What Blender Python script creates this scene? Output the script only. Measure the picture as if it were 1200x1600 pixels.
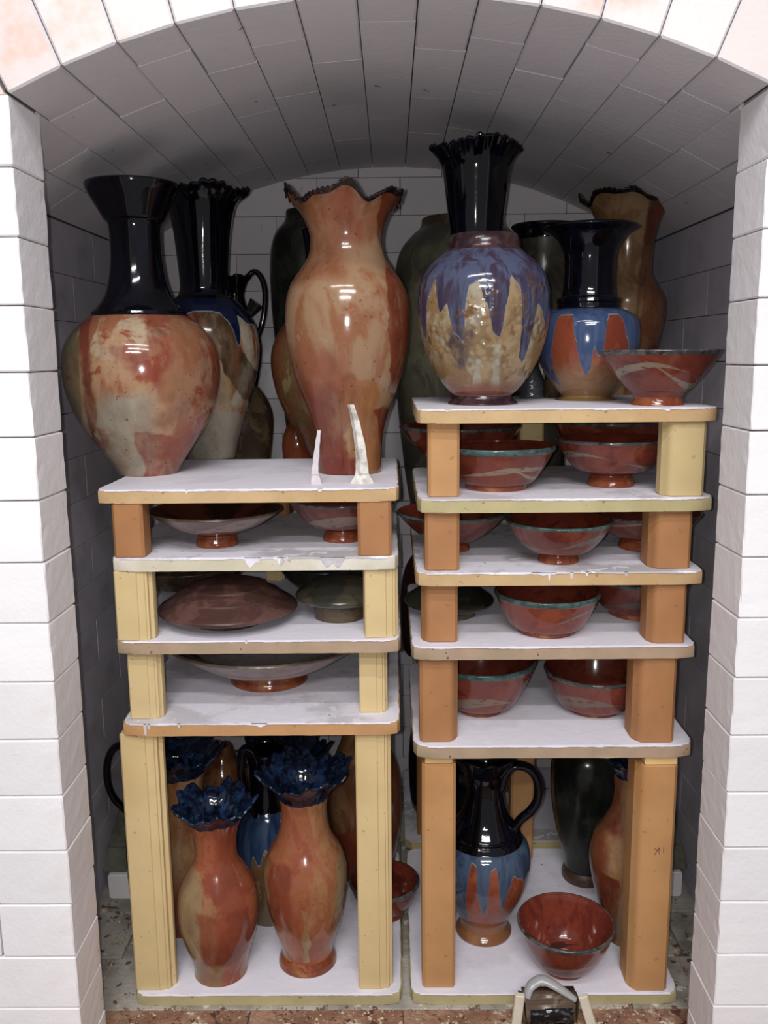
import bpy, bmesh, math, random
from mathutils import Vector, Matrix
random.seed(7)
S = bpy.context.scene
for o in list(bpy.data.objects): bpy.data.objects.remove(o)
COL = S.collection
# ------------------------------------------------------------ camera
F = 1380.0; CZ = 0.842
PITCH = math.radians(10.1); YAW = math.radians(0.5); ROLL = math.radians(0.55)
fwd = Vector((-math.sin(YAW)*math.cos(PITCH), math.cos(YAW)*math.cos(PITCH), -math.sin(PITCH)))
r0 = fwd.cross(Vector((0, 0, 1))).normalized(); u0 = r0.cross(fwd)
RT = r0*math.cos(ROLL) - u0*math.sin(ROLL); UP = r0*math.sin(ROLL) + u0*math.cos(ROLL)
CAM = Vector((0, 0, CZ))
cd = bpy.data.cameras.new('camera'); cam = bpy.data.objects.new('camera', cd); COL.objects.link(cam)
cam.matrix_world = Matrix(((RT.x, UP.x, -fwd.x, 0), (RT.y, UP.y, -fwd.y, 0), (RT.z, UP.z, -fwd.z, CZ), (0, 0, 0, 1)))
cd.sensor_fit = 'VERTICAL'; cd.sensor_height = 36; cd.lens = 36*F/1600; cd.clip_start = 0.02
S.camera = cam
# ------------------------------------------------------------ world, lights, exposure
w = bpy.data.worlds.new('world'); S.world = w; w.use_nodes = True
w.node_tree.nodes['Background'].inputs[0].default_value = (0.94, 0.95, 1.0, 1)
w.node_tree.nodes['Background'].inputs[1].default_value = 0.29
S.view_settings.view_transform = 'Standard'; S.view_settings.look = 'None'
S.view_settings.gamma = 1; S.view_settings.use_curve_mapping = False
S.view_settings.exposure = 0.0
def area(name, loc, target, sx, sy, power, col=(1, 1, 1), shape='RECTANGLE'):
    l = bpy.data.lights.new(name, 'AREA'); l.shape = shape; l.size = sx
    if shape == 'RECTANGLE': l.size_y = sy
    l.energy = power; l.color = col
    o = bpy.data.objects.new(name, l); COL.objects.link(o); o.location = loc
    d = Vector(target) - Vector(loc); o.rotation_euler = d.to_track_quat('-Z', 'Y').to_euler()
    return o
area('phone_flash', (-0.016, -0.004, CZ+0.004), (0, 1.2, CZ-0.16), 0.010, 0.010, 3.3, (1.0, 0.982, 0.965), 'DISK')
area('ceiling_tube', (-0.25, -0.15, 2.15), (-0.25, 0.35, 0.6), 1.2, 0.05, 12, (1.0, 0.99, 0.985))
area('ceiling_tube', (0.10, -1.0, 2.25), (0.10, 0.6, 0.6), 1.2, 0.06, 21, (1.0, 0.99, 0.985))
area('ceiling_tube', (-0.10, -2.1, 2.3), (-0.1, 0.9, 0.5), 1.2, 0.06, 29, (1.0, 0.99, 0.985))

# ------------------------------------------------------------ pixel helpers
def ray(px, py):
    return (fwd + RT*((px-600)/F) + UP*((800-py)/F))
def at_y(px, py, Y):
    d = ray(px, py); return CAM + d*(Y/d.y)
def at_z(px, py, z):
    d = ray(px, py); return CAM + d*((z-CZ)/d.z)
def depth(P): return (P-CAM).dot(fwd)

# ------------------------------------------------------------ object helpers
def link(name, me, mat=None, parent=None):
    o = bpy.data.objects.new(name, me); COL.objects.link(o)
    if mat is not None and len(me.materials) == 0: me.materials.append(mat)
    if parent is not None: o.parent = parent
    return o
def tag(o, label=None, cat=None, group=None, kind=None):
    if label: o['label'] = label
    if cat: o['category'] = cat
    if group: o['group'] = group
    if kind: o['kind'] = kind
    return o
def empty(name, loc, rz=0):
    o = bpy.data.objects.new(name, None); COL.objects.link(o); o.location = loc
    o.rotation_euler = (0, 0, rz); o.empty_display_size = 0.02; return o
def mesh(verts, faces, smooth=False):
    me = bpy.data.meshes.new('mesh'); me.from_pydata([tuple(v) for v in verts], [], faces); me.update()
    if smooth: me.polygons.foreach_set('use_smooth', [True]*len(me.polygons))
    return me
def bm_done(bm, smooth=False, ang=None):
    bmesh.ops.recalc_face_normals(bm, faces=bm.faces)
    me = bpy.data.meshes.new('mesh'); bm.to_mesh(me); bm.free()
    if smooth: me.polygons.foreach_set('use_smooth', [True]*len(me.polygons))
    if ang: me.set_sharp_from_angle(angle=math.radians(ang))
    return me
def prism_bm(poly, z0, z1, bm=None, bev=0.0, seg=1):
    bm = bm or bmesh.new()
    b = [bm.verts.new((x, y, z0)) for x, y in poly]; t = [bm.verts.new((x, y, z1)) for x, y in poly]
    n = len(poly); fs = [bm.faces.new(b[::-1]), bm.faces.new(t)]
    for i in range(n): fs.append(bm.faces.new((b[i], b[(i+1) % n], t[(i+1) % n], t[i])))
    if bev:
        es = list({e for f in fs[:2] for e in f.edges})
        bmesh.ops.bevel(bm, geom=es, offset=bev, segments=seg, affect='EDGES', profile=0.6)
    return bm
def box_bm(x0, x1, y0, y1, z0, z1, bev=0.0, seg=1, bm=None):
    own = bm is None; bm = bm or bmesh.new()
    vs = [bm.verts.new((x, y, z)) for z in (z0, z1) for y in (y0, y1) for x in (x0, x1)]
    q = [(0, 2, 3, 1), (4, 5, 7, 6), (0, 1, 5, 4), (2, 6, 7, 3), (0, 4, 6, 2), (1, 3, 7, 5)]
    fs = [bm.faces.new([vs[i] for i in f]) for f in q]
    if bev: bmesh.ops.bevel(bm, geom=list({e for f in fs for e in f.edges}), offset=bev, segments=seg, affect='EDGES')
    return bm

# ------------------------------------------------------------ material DSL
def H(h, k=1.0):
    c = [int(h[i:i+2], 16)/255 for i in (0, 2, 4)]
    return tuple([(x/12.92 if x <= 0.04045 else ((x+0.055)/1.055)**2.4)*k for x in c] + [1])
class NT:
    def __init__(s, name):
        s.mt = bpy.data.materials.new(name); s.mt.use_nodes = True; s.t = s.mt.node_tree
        s.b = s.t.nodes['Principled BSDF']
        s.tc = s.t.nodes.new('ShaderNodeTexCoord'); s.sep = s.t.nodes.new('ShaderNodeSeparateXYZ')
        s.P = s.tc.outputs['Object']; s.t.links.new(s.P, s.sep.inputs[0])
        s.x, s.y, s.z = s.sep.outputs
        s.rnd = s.t.nodes.new('ShaderNodeObjectInfo').outputs['Random']
    def put(s, sock, v):
        if hasattr(v, 'is_output'): s.t.links.new(v, sock)
        else: sock.default_value = v
    def m(s, op, a, b=0.0, c=0.0):
        n = s.t.nodes.new('ShaderNodeMath'); n.operation = op
        s.put(n.inputs[0], a); s.put(n.inputs[1], b); s.put(n.inputs[2], c); return n.outputs[0]
    def vec(s, x, y, z):
        n = s.t.nodes.new('ShaderNodeCombineXYZ')
        for i, v in enumerate((x, y, z)): s.put(n.inputs[i], v)
        return n.outputs[0]
    def noise(s, scale, zs=1.0, detail=4, seed=0.0, rough=0.55, dist=0.0, vec=None):
        n = s.t.nodes.new('ShaderNodeTexNoise'); n.inputs['Scale'].default_value = scale
        n.inputs['Detail'].default_value = detail; n.inputs['Roughness'].default_value = rough
        n.inputs['Distortion'].default_value = dist
        if vec is None:
            mp = s.t.nodes.new('ShaderNodeMapping'); s.t.links.new(s.P, mp.inputs[0])
            mp.inputs['Scale'].default_value = (1, 1, zs); mp.inputs['Location'].default_value = (seed*1.37, seed*0.71, seed*0.53)
            vec = mp.outputs[0]
        s.t.links.new(vec, n.inputs['Vector']); return n.outputs[0]
    def voro(s, scale, zs=1.0, feature='F1', rand=1.0):
        n = s.t.nodes.new('ShaderNodeTexVoronoi'); n.inputs['Scale'].default_value = scale; n.feature = feature
        n.inputs['Randomness'].default_value = rand
        mp = s.t.nodes.new('ShaderNodeMapping'); s.t.links.new(s.P, mp.inputs[0]); mp.inputs['Scale'].default_value = (1, 1, zs)
        s.t.links.new(mp.outputs[0], n.inputs['Vector']); return n.outputs[0]
    def step(s, v, lo, hi):
        n = s.t.nodes.new('ShaderNodeMapRange'); s.put(n.inputs[0], v)
        n.inputs[1].default_value = lo; n.inputs[2].default_value = hi; n.inputs[3].default_value = 0; n.inputs[4].default_value = 1
        n.interpolation_type = 'SMOOTHSTEP'; return n.outputs[0]
    def mix(s, f, a, b):
        n = s.t.nodes.new('ShaderNodeMix'); n.data_type = 'RGBA'
        s.put(n.inputs[0], f); s.put(n.inputs[6], a); s.put(n.inputs[7], b); return n.outputs[2]
    def ramp(s, v, stops, interp='LINEAR'):
        n = s.t.nodes.new('ShaderNodeValToRGB'); n.color_ramp.interpolation = interp; s.put(n.inputs[0], v)
        e = n.color_ramp.elements
        while len(e) < len(stops): e.new(0.5)
        for i, (p, c) in enumerate(stops):
            e[i].position = p; e[i].color = c if not isinstance(c, (int, float)) else (c, c, c, 1)
        return n.outputs[0]
    def bump(s, h, strength=0.3, dist=0.001):
        n = s.t.nodes.new('ShaderNodeBump'); n.inputs['Strength'].default_value = strength
        n.inputs['Distance'].default_value = dist; s.put(n.inputs['Height'], h)
        s.t.links.new(n.outputs[0], s.b.inputs['Normal'])
    def done(s, col, rough=0.5, coat=0.0):
        s.put(s.b.inputs['Base Color'], col); s.put(s.b.inputs['Roughness'], rough)
        if coat: s.b.inputs['Coat Weight'].default_value = coat; s.b.inputs['Coat Roughness'].default_value = 0.06
        return s.mt

# --- brick and plain ceramics
def brick_mat(name, c='dcd8dc', stain=None, stain_amt=0.0, pits=0.5, grey=0.06):
    n = NT(name)
    big = n.noise(9, detail=5, seed=2); fine = n.noise(180, detail=3, seed=4)
    v = n.m('MULTIPLY_ADD', n.rnd, 0.10, 0.93)
    v = n.m('MULTIPLY', v, n.m('MULTIPLY_ADD', big, 0.18, 0.90))
    sc = n.t.nodes.new('ShaderNodeVectorMath'); sc.operation = 'SCALE'
    sc.inputs[0].default_value = H(c)[:3]; n.t.links.new(v, sc.inputs['Scale']); col = sc.outputs[0]
    spots = n.step(n.noise(46, detail=2, seed=9), 0.735, 0.77)
    col = n.mix(n.m('MULTIPLY', spots, pits), col, H('6a6264'))
    if stain:
        st = n.step(n.noise(7, detail=5, seed=5, rough=0.62), 0.50, 0.72)
        col = n.mix(n.m('MULTIPLY', st, stain_amt), col, H(stain))
    h = n.m('ADD', n.m('MULTIPLY', fine, 0.6), n.m('MULTIPLY', n.noise(60, detail=4, seed=1), 1.0))
    n.bump(h, 0.35, 0.0016)
    return n.done(col, 0.92)
M_BRICK = brick_mat('soft_brick_white')
M_CEIL = brick_mat('soft_brick_arch', 'd8d2d4', pits=0.85)
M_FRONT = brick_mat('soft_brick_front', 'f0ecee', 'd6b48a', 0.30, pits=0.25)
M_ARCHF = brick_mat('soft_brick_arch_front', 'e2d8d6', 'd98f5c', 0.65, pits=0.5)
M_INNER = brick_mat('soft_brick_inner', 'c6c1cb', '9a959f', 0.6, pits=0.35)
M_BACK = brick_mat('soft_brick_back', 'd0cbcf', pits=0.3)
M_GAP = NT('joint_mortar').done(H('5a5254'), 0.95)  # dark mortar colour of the cores behind the bricks
def simple(name, c, rough=0.7, var=0.12, scale=25, bump=0.2, spots=None, spamt=0.7, c2=None, coat=0):
    n = NT(name); a = n.noise(scale, detail=5, seed=3)
    col = n.mix(n.step(a, 0.3, 0.7), H(c, 1-var), H(c, 1+var))
    if c2: col = n.mix(n.step(n.noise(scale*0.45, detail=5, seed=8), 0.45, 0.66), col, H(c2))
    if spots:
        sp = n.step(n.noise(scale*9, detail=1, seed=6), 0.72, 0.76)
        col = n.mix(n.m('MULTIPLY', sp, spamt), col, H(spots))
    n.bump(n.noise(scale*6, detail=3), bump, 0.0008)
    return n.done(col, rough, coat)
POSTM = {
 'orange': simple('post_orange', 'b98a5a', 0.7, 0.08, 14, 0.15, '8a5a30', 0.4, 'b27c48'),
 'deep': simple('post_deep_orange', 'a47248', 0.68, 0.10, 12, 0.15, '7a4a26', 0.5, '98663c'),
 'yellow': simple('post_yellow', 'd2b988', 0.75, 0.05, 14, 0.15, '8a7040', 0.4, 'c9ab76'),
 'beige': simple('post_beige', 'c2ab7c', 0.75, 0.06, 14, 0.15, '8a7a50', 0.4),
 'rear': simple('post_rear', '97683e', 0.75, 0.1, 14, 0.15, '6a4a20', 0.4),
 'cream': simple('post_cream', 'e0bd80', 0.75, 0.1, 14, 0.2, 'a08050', 0.4)}
SHELFM = {
 'tan': simple('shelf_tan', 'c2a47a', 0.8, 0.08, 20, 0.3, '7a5a38', 0.6, 'b8966a'),
 'orange': simple('shelf_orange', 'ba8d60', 0.8, 0.08, 20, 0.3, '8a5a38', 0.5),
 'white': simple('shelf_white', 'c8bfa8', 0.8, 0.06, 20, 0.4, '8a8270', 0.5, 'dcd8d0'),
 'taupe': simple('shelf_taupe', 'a99079', 0.8, 0.10, 18, 0.4, '4a3a30', 0.8, '9c8a70'),
 'olive': simple('shelf_olive', 'b5a97e', 0.8, 0.07, 20, 0.3, '6a6240', 0.6, 'a89b72'),
 'grey': simple('shelf_grey', '9a917f', 0.85, 0.10, 20, 0.5, '4a4238', 0.8)}
def wash_mat(name, dirt, seed):
    n = NT(name)
    a = n.noise(9, detail=6, seed=seed, rough=0.62); b = n.noise(42, detail=4, seed=seed+3, dist=0.6)
    col = n.mix(n.m('MULTIPLY', n.step(a, 0.48, 0.60), dirt), H('e6e3ee'), H('b9b3b8'))
    col = n.mix(n.m('MULTIPLY', n.step(b, 0.60, 0.64), 0.75*dirt+0.05), col, H('f4f3f8'))
    sp = n.step(n.noise(55, detail=2, seed=seed+7), 0.735, 0.75)
    col = n.mix(n.m('MULTIPLY', sp, 0.8), col, H('6a5a50'))
    n.bump(n.m('ADD', n.noise(90, detail=4, seed=seed), n.m('MULTIPLY', b, 1.5)), 0.35, 0.0012)
    return n.done(col, 0.9)
WASH = [wash_mat('kiln_wash_clean', 0.25, 1), wash_mat('kiln_wash_patchy', 0.9, 4), wash_mat('kiln_wash_worn', 0.6, 9)]

# --- glazes
def glaze(name, cols, scale=18, zs=0.35, edges=(0.42, 0.5, 0.58, 0.66), seed=0, patches=(), drips=None, bands=(),
          speck=0.5, rough=0.16, bump=0.0, tex=None, vgrad=None, soft=0.02, spec=0.5):
    """cols: 2-4 glaze colours laid in vertically run blotches"""
    n = NT(name)
    def H(h, k=1.0, _H=globals()['H']):
        c = _H(h, k); l = 0.3*c[0]+0.59*c[1]+0.11*c[2]
        return tuple([(l+(x-l)*0.88)*0.69 for x in c[:3]]+[1])
    a = n.noise(scale, zs=zs, detail=5, seed=seed, rough=0.6, dist=0.4)
    col = H(cols[0])
    for i, c in enumerate(cols[1:]):
        aa = a if i == 0 else n.noise(scale*(0.8+0.5*i), zs=zs*(1+0.5*i), detail=5, seed=seed+3.1*i, rough=0.62, dist=0.5)
        e = edges[min(i, len(edges)-1)]
        col = n.mix(n.step(aa, e-0.05, e+0.05), col, H(c))
    fine = n.noise(140, detail=3, seed=seed+1)
    col = n.mix(n.m('MULTIPLY', n.step(fine, 0.45, 0.7), 0.25), col, H(cols[-1], 0.8))
    wob = n.m('SUBTRACT', n.noise(30, detail=4, seed=seed+5), 0.5)
    wob2 = n.m('ADD', n.m('MULTIPLY', n.m('SUBTRACT', n.noise(11, detail=3, seed=seed+55), 0.5), 1.6), n.m('MULTIPLY', wob, 0.5))
    for p in patches:        # (halfplanes [(nx, nz, d)], colour, softness, strength)
        mask = None
        for nx, nz, d in p[0]:
            v = n.m('ADD', n.m('MULTIPLY', n.x, nx), n.m('MULTIPLY', n.z, nz))
            v = n.m('SUBTRACT', n.m('MULTIPLY_ADD', wob2, 0.045*p[3] if len(p) > 3 else 0.022, v), d)
            k = n.step(v, -p[2], p[2]); mask = k if mask is None else n.m('MULTIPLY', mask, k)
        mask = n.m('MULTIPLY', mask, n.step(n.y, 0.004, -0.004))
        mask = n.m('MULTIPLY', mask, n.m('MULTIPLY_ADD', n.step(n.noise(26, zs=0.4, detail=5, seed=seed+71, rough=0.65), 0.40, 0.58), 0.38, 0.57))
        cc = n.mix(n.step(n.noise(40, zs=0.5, detail=4, seed=seed+8), 0.35, 0.65), H(p[1]), H(p[1], 0.72))
        col = n.mix(mask, col, cc)
    if vgrad:                # [(z, colour)...] soft horizontal zones
        for z0, z1, c, k in vgrad:
            zz = n.m('MULTIPLY_ADD', wob, 0.03, n.z)
            col = n.mix(n.m('MULTIPLY', n.step(zz, z0, z1), k), col, H(c))
    if bands:
        th = n.m('ARCTAN2', n.x, n.m('MULTIPLY', n.y, -1))
        for z0, A, k, ph, wd, c in bands:
            f = n.m('MULTIPLY', n.m('SINE', n.m('MULTIPLY_ADD', th, k, ph)), A)
            d = n.m('ABSOLUTE', n.m('SUBTRACT', n.m('SUBTRACT', n.m('MULTIPLY_ADD', wob, 0.006, n.z), z0), f))
            wv = n.m('MULTIPLY', n.m('ADD', n.m('SINE', n.m('MULTIPLY_ADD', th, k*0.5+1.3, ph*1.7)), 1.15), wd*0.62)
            k1 = n.step(n.m('SUBTRACT', wv, d), 0.0, 0.0009)
            k1 = n.m('MULTIPLY', k1, n.step(n.noise(75, zs=2.5, detail=3, seed=seed+2), 0.30, 0.46))
            col = n.mix(n.m('MULTIPLY', k1, 0.85), col, H(c))
    hgt = n.m('MULTIPLY', n.noise(55, detail=3, seed=seed+6), 0.5)
    if drips:                # (z_base, [(u, length)...], colour, colour2) u = -1..1 across the visible front
        zb, stops, c1, c2 = drips
        th = n.m('ARCTAN2', n.x, n.m('MULTIPLY', n.y, -1))
        u = n.m('ADD', n.m('MULTIPLY', th, 1/(2*math.pi)), 0.5)
        st = []
        for uu, ln in stops:
            st.append((0.5+math.asin(max(-1, min(1, uu)))/(2*math.pi), ln*5))
        st = [(0.0, 0.2), (0.1, 0.05), (0.17, 0.3)] + st + [(0.84, 0.1), (0.92, 0.3), (1.0, 0.2)]
        ln = n.m('MULTIPLY', n.ramp(n.m('MULTIPLY_ADD', wob, 0.012, u), st, 'EASE'), 0.2)
        v = n.m('SUBTRACT', n.m('ADD', n.z, ln), zb)
        k = n.step(n.m('MULTIPLY_ADD', wob, 0.006, v), 0.0, 0.0012)
        k0 = n.step(n.m('MULTIPLY_ADD', wob, 0.006, v), -0.0016, -0.0004)
        mot = n.noise(70, zs=0.13, detail=4, seed=seed+9, dist=0.8)
        cc = n.mix(n.step(mot, 0.42, 0.62), H(c1), H(c2))
        col = n.mix(k0, col, H('8a92a0')); col = n.mix(k, col, cc)
        hgt = n.m('ADD', hgt, n.m('MULTIPLY', k, 1.2))
    if tex:                  # stamped relief (zlo, zhi, strength)
        vv = n.voro(130, zs=1.0, feature='SMOOTH_F1'); lo = n.step(n.noise(22, detail=2, seed=seed+4), 0.47, 0.56)
        band = n.m('MULTIPLY', n.step(n.z, tex[0]-0.01, tex[0]+0.01), n.step(n.z, tex[1]+0.015, tex[1]-0.015))
        rel = n.m('MULTIPLY', n.m('MULTIPLY', n.step(vv, 0.25, 0.6), lo), band)
        hgt = n.m('ADD', hgt, n.m('MULTIPLY', rel, tex[2]))
        col = n.mix(n.m('MULTIPLY', rel, 0.55), col, H(tex[3] if len(tex) > 3 else '8a6a40'))
    if speck:
        sp = n.step(n.noise(170, detail=1, seed=seed+12), 0.715, 0.74)
        col = n.mix(n.m('MULTIPLY', sp, speck), col, H('3a2418'))
    n.bump(hgt, 0.22 if not bump else bump, 0.0012)
    rr = n.m('MULTIPLY_ADD', n.noise(35, detail=3, seed=seed+15), 0.07, rough*0.8-0.035)
    m_ = n.done(col, rr); n.b.inputs['Specular IOR Level'].default_value = spec
    return m_
COB = glaze('cobalt_glaze', ['090a14', '0c0f20', '07080d'], 30, 0.2, seed=1, speck=0, rough=0.10)
COBB = glaze('cobalt_streaked', ['0e1632', '183258', '0b1020', '44688a'], 60, 0.35, (0.5, 0.52, 0.68), seed=2, speck=0, rough=0.10)
BLACK = glaze('black_glaze', ['101016', '181820', '0c0c10'], 25, 0.3, seed=3, speck=0, rough=0.14)
OLIVE = glaze('olive_matte', ['6e6a56', '7c765e', '5c5a4a'], 12, 0.5, seed=4, speck=0.6, rough=0.38)
DOLIVE = glaze('dark_olive', ['2c2e28', '383a30', '22241f'], 14, 0.5, seed=5, speck=0.3, rough=0.30)
IRON = glaze('iron_red', ['8a3a24', '9a4226', '7a3020'], 20, 0.8, seed=6, speck=0.25, rough=0.17)
IRONIN = glaze('iron_red_interior', ['7c2f1e', '8a3822', '5e241a'], 18, 1.0, (0.5, 0.58), seed=8, speck=0.2, rough=0.15)
FOOTG = glaze('amber_foot', ['a4542a', '8e3e22', 'b8743c'], 30, 1.0, (0.5, 0.6), seed=9, speck=0.3, rough=0.14)
TEAL = glaze('teal_rim', ['3f5a58', '527370', '3a4a4a'], 60, 1.0, (0.5, 0.6), seed=10, speck=0.2, rough=0.16)
GREYR = glaze('grey_rim', ['4a4c4c', '6a6c6a', '3a3230'], 60, 1.0, (0.5, 0.6), seed=11, speck=0.2, rough=0.18)
BLURIM = glaze('burnt_rim', ['2a1a16', '15141c', '4a2c1c'], 60, 1.0, (0.5, 0.62), seed=12, speck=0, rough=0.2)
PURP = glaze('purple_brown', ['4a3038', '5a3a3c', '38262e'], 40, 0.8, seed=13, speck=0.2, rough=0.2)
MAUVE = glaze('mauve_matte', ['6b443c', '76504a', '5a3a34'], 10, 1.2, seed=14, speck=0.4, rough=0.42, spec=0.35)
BROWN = glaze('brown_olive', ['5c4a34', '6e5a3e', '4a3a2c'], 22, 0.6, seed=15, speck=0.6, rough=0.3)
CLAY = glaze('bare_clay', ['6a4a38', '7a5844', '5a3e30'], 40, 1, seed=16, speck=0.4, rough=0.6)

# ------------------------------------------------------------ lathe
def catmull(pts, sub):
    """pts [(r,z,tag)]; smooth inside runs, sharp where tag ends with '!' """
    out = []
    n = len(pts)
    for i in range(n-1):
        p1, p2 = pts[i], pts[i+1]
        p0 = pts[i-1] if i > 0 and not p1[3] else p1
        p3 = pts[i+2] if i+2 < n and not p2[3] else p2
        for k in range(sub):
            t = k/sub
            def f(a, b, c, d): return 0.5*((2*b)+(-a+c)*t+(2*a-5*b+4*c-d)*t*t+(-a+3*b-3*c+d)*t**3)
            out.append((max(0.0002, f(p0[0], p1[0], p2[0], p3[0])), f(p0[1], p1[1], p2[1], p3[1]), p2[2]))
    out.append((pts[-1][0], pts[-1][1], pts[-1][2]))
    return out
def vessel(name, label, cat, x, base, shelf_z, prof, mats, Y=None, th=0.004, group=None, ruffle=None,
           seg=96, sub=5, floor_h=0.008, inner=None, closed=False, squash=None, rz=0.0, remap=True):
    """prof: bottom to top list of (y_px, halfwidth_px, part[, front][, sharp]); base=(y_front_px, halfwidth_px)
    mats: {part: material}; inner=(part, material) for the inside skin; y_px None -> absolute height in the 5th slot"""
    yb, hb = base
    if Y is None:
        Pf = at_z(x, yb, shelf_z); rb = hb*depth(Pf)/F
        for _ in range(3):
            Yc = Pf.y + rb; rb = hb*depth(Vector((Pf.x, Yc, shelf_z)))/F
        X = Pf.x*(Yc/Pf.y)
    else:
        Yc = Y; d = ray(x, yb); X = (d*(Yc/d.y)).x
        rb = hb*depth(Vector((X, Yc, shelf_z)))/F
    C = Vector((X, Yc, shelf_z))
    pts = [(0.0002, 0.0, 'base', True), (rb, 0.0, 'base', True)]
    firstpart = prof[0][2]
    pts[1] = (rb, 0.0, 'base', True)
    dd = Vector((X, Yc, shelf_z))-CAM; yc0 = 800-F*dd.dot(UP)/dd.dot(fwd); ybase = max(yb, yc0); H_ = max(1.0, ybase-prof[-1][0])
    for e in prof:
        y, hw, part = e[0], e[1], e[2]
        if Y is None and remap: y = y-(ybase-yc0)*max(0.0, 1-(ybase-y)/(0.35*H_))
        fr = len(e) > 3 and e[3]; sharp = len(e) > 4 and e[4]
        z = at_y(x, y, Yc).z
        r = hw*depth(Vector((X, Yc, z)))/F
        if fr:
            z = at_y(x, y, Yc-r).z
        pts.append((r, z-shelf_z, part, sharp))
    # keep monotone-ish
    outer = catmull(pts, sub)
    top = pts[-1]
    prof2 = [(r, z, t) for r, z, t in outer]
    zt = top[1]; rt = top[0]
    if not closed:
        ip, im = inner if inner else (pts[-1][2], None)
        # inside skin: offset of outer
        ins = [q for q in outer if q[2] != 'base' and q[1] > floor_h+th]
        ring = [(rt-th*0.25, zt+th*0.35, pts[-1][2]), (rt-th*0.75, zt+th*0.35, pts[-1][2])]
        down = []
        for i in range(len(ins)-1, -1, -1):
            r, z, t = ins[i]
            a = ins[max(0, i-1)]; b = ins[min(len(ins)-1, i+1)]
            dr, dz = b[0]-a[0], b[1]-a[1]; L = math.hypot(dr, dz) or 1
            nr, nz = -dz/L, dr/L
            down.append((max(0.0005, r+nr*th), z+nz*th, ip))
        down = [d for d in down if d[1] > floor_h]
        prof2 = prof2 + ring + down + [(down[-1][0]*0.75, floor_h, ip), (0.0002, floor_h, ip)]
    root = empty(name, C, -math.atan2(C.x, C.y)); tag(root, label, cat, group)
    # vertices
    V = []; n = len(prof2)
    for r, z, t in prof2:
        for k in range(seg):
            th_ = 2*math.pi*k/seg; rr, zz = r, z
            if ruffle:
                z0 = ruffle['z0']*zt; f = max(0.0, (z-z0)/(zt-z0)); f = min(f, 1.1)
                if f > 0:
                    g = f**ruffle.get('pow', 2)
                    for a, b, kk, ph in ruffle['waves']:
                        sn = math.sin(kk*th_+ph)
                        rr += a*rt*g*sn; zz += b*rt*g*sn
                    for a, b, kk, ph in ruffle.get('cosz', ()):
                        zz += b*rt*g*math.cos(kk*th_+ph)
                    if ruffle.get('jag') and f > 0.93:
                        j = ruffle['jag']*rt*(math.sin(37*th_)*math.sin(23*th_+1)+0.6*math.sin(61*th_+2)) ; zz += j; rr += abs(j)*0.4
            if squash and z > squash[0]*zt:
                q = (z-squash[0]*zt)/(zt*(1-squash[0])); zz += squash[1]*q*rr*math.cos(th_-squash[2])
            V.append((rr*math.sin(th_), -rr*math.cos(th_), zz))
    groups = {}
    for i in range(n-1):
        t = prof2[i+1][2] if i+1 < len(outer) else prof2[i+1][2]
        if t == 'base': t = firstpart
        groups.setdefault(t, []).append(i)
    for part, rows in groups.items():
        mat = mats.get(part)
        if mat is None and inner and part == inner[0]: mat = inner[1]
        used = {}; vs = []; fs = []
        def vi(a):
            if a not in used: used[a] = len(vs); vs.append(V[a])
            return used[a]
        for i in rows:
            for k in range(seg):
                k2 = (k+1) % seg
                fs.append((vi(i*seg+k), vi(i*seg+k2), vi((i+1)*seg+k2), vi((i+1)*seg+k)))
        me = mesh(vs, fs, True); link(part, me, mat, root)
    root['_c'] = 0; del root['_c']
    return root, C
def tube_mesh(path, rads, seg=12, flat=1.0, sub=6, side=Vector((0, 1, 0))):
    """path of Vectors smoothed; rads along; cross-section widened by flat along `side`"""
    P = []; R = []
    n = len(path)
    for i in range(n-1):
        p0 = path[max(0, i-1)]; p1 = path[i]; p2 = path[i+1]; p3 = path[min(n-1, i+2)]
        for k in range(sub):
            t = k/sub
            P.append(0.5*((2*p1)+(-p0+p2)*t+(2*p0-5*p1+4*p2-p3)*t*t+(-p0+3*p1-3*p2+p3)*t**3))
            R.append(rads[i]*(1-t)+rads[i+1]*t)
    P.append(path[-1]); R.append(rads[-1])
    vs = []; fs = []
    for i, p in enumerate(P):
        T = (P[min(len(P)-1, i+1)]-P[max(0, i-1)]).normalized()
        s = (side - T*side.dot(T)).normalized(); b = T.cross(s)
        for k in range(seg):
            a = 2*math.pi*k/seg
            vs.append(p + s*math.cos(a)*R[i]*flat + b*math.sin(a)*R[i])
    for i in range(len(P)-1):
        for k in range(seg):
            k2 = (k+1) % seg; fs.append((i*seg+k, i*seg+k2, (i+1)*seg+k2, (i+1)*seg+k))
    fs.append(tuple(range(seg))[::-1]); fs.append(tuple((len(P)-1)*seg+k for k in range(seg)))
    return mesh(vs, fs, True)
def unrot(root, v): return Matrix.Rotation(-root.rotation_euler.z, 3, 'Z') @ v
def handle(root, C, pix, r, mat, Yoff=0.0, flat=1.5, name='handle'):
    path = [unrot(root, at_y(px, py, C.y+Yoff)-C) for px, py in pix]
    rads = [r]*len(path); rads[0] = r*1.15; rads[-1] = r*0.8
    return link(name, tube_mesh(path, rads, 12, flat), mat, root)

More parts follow.
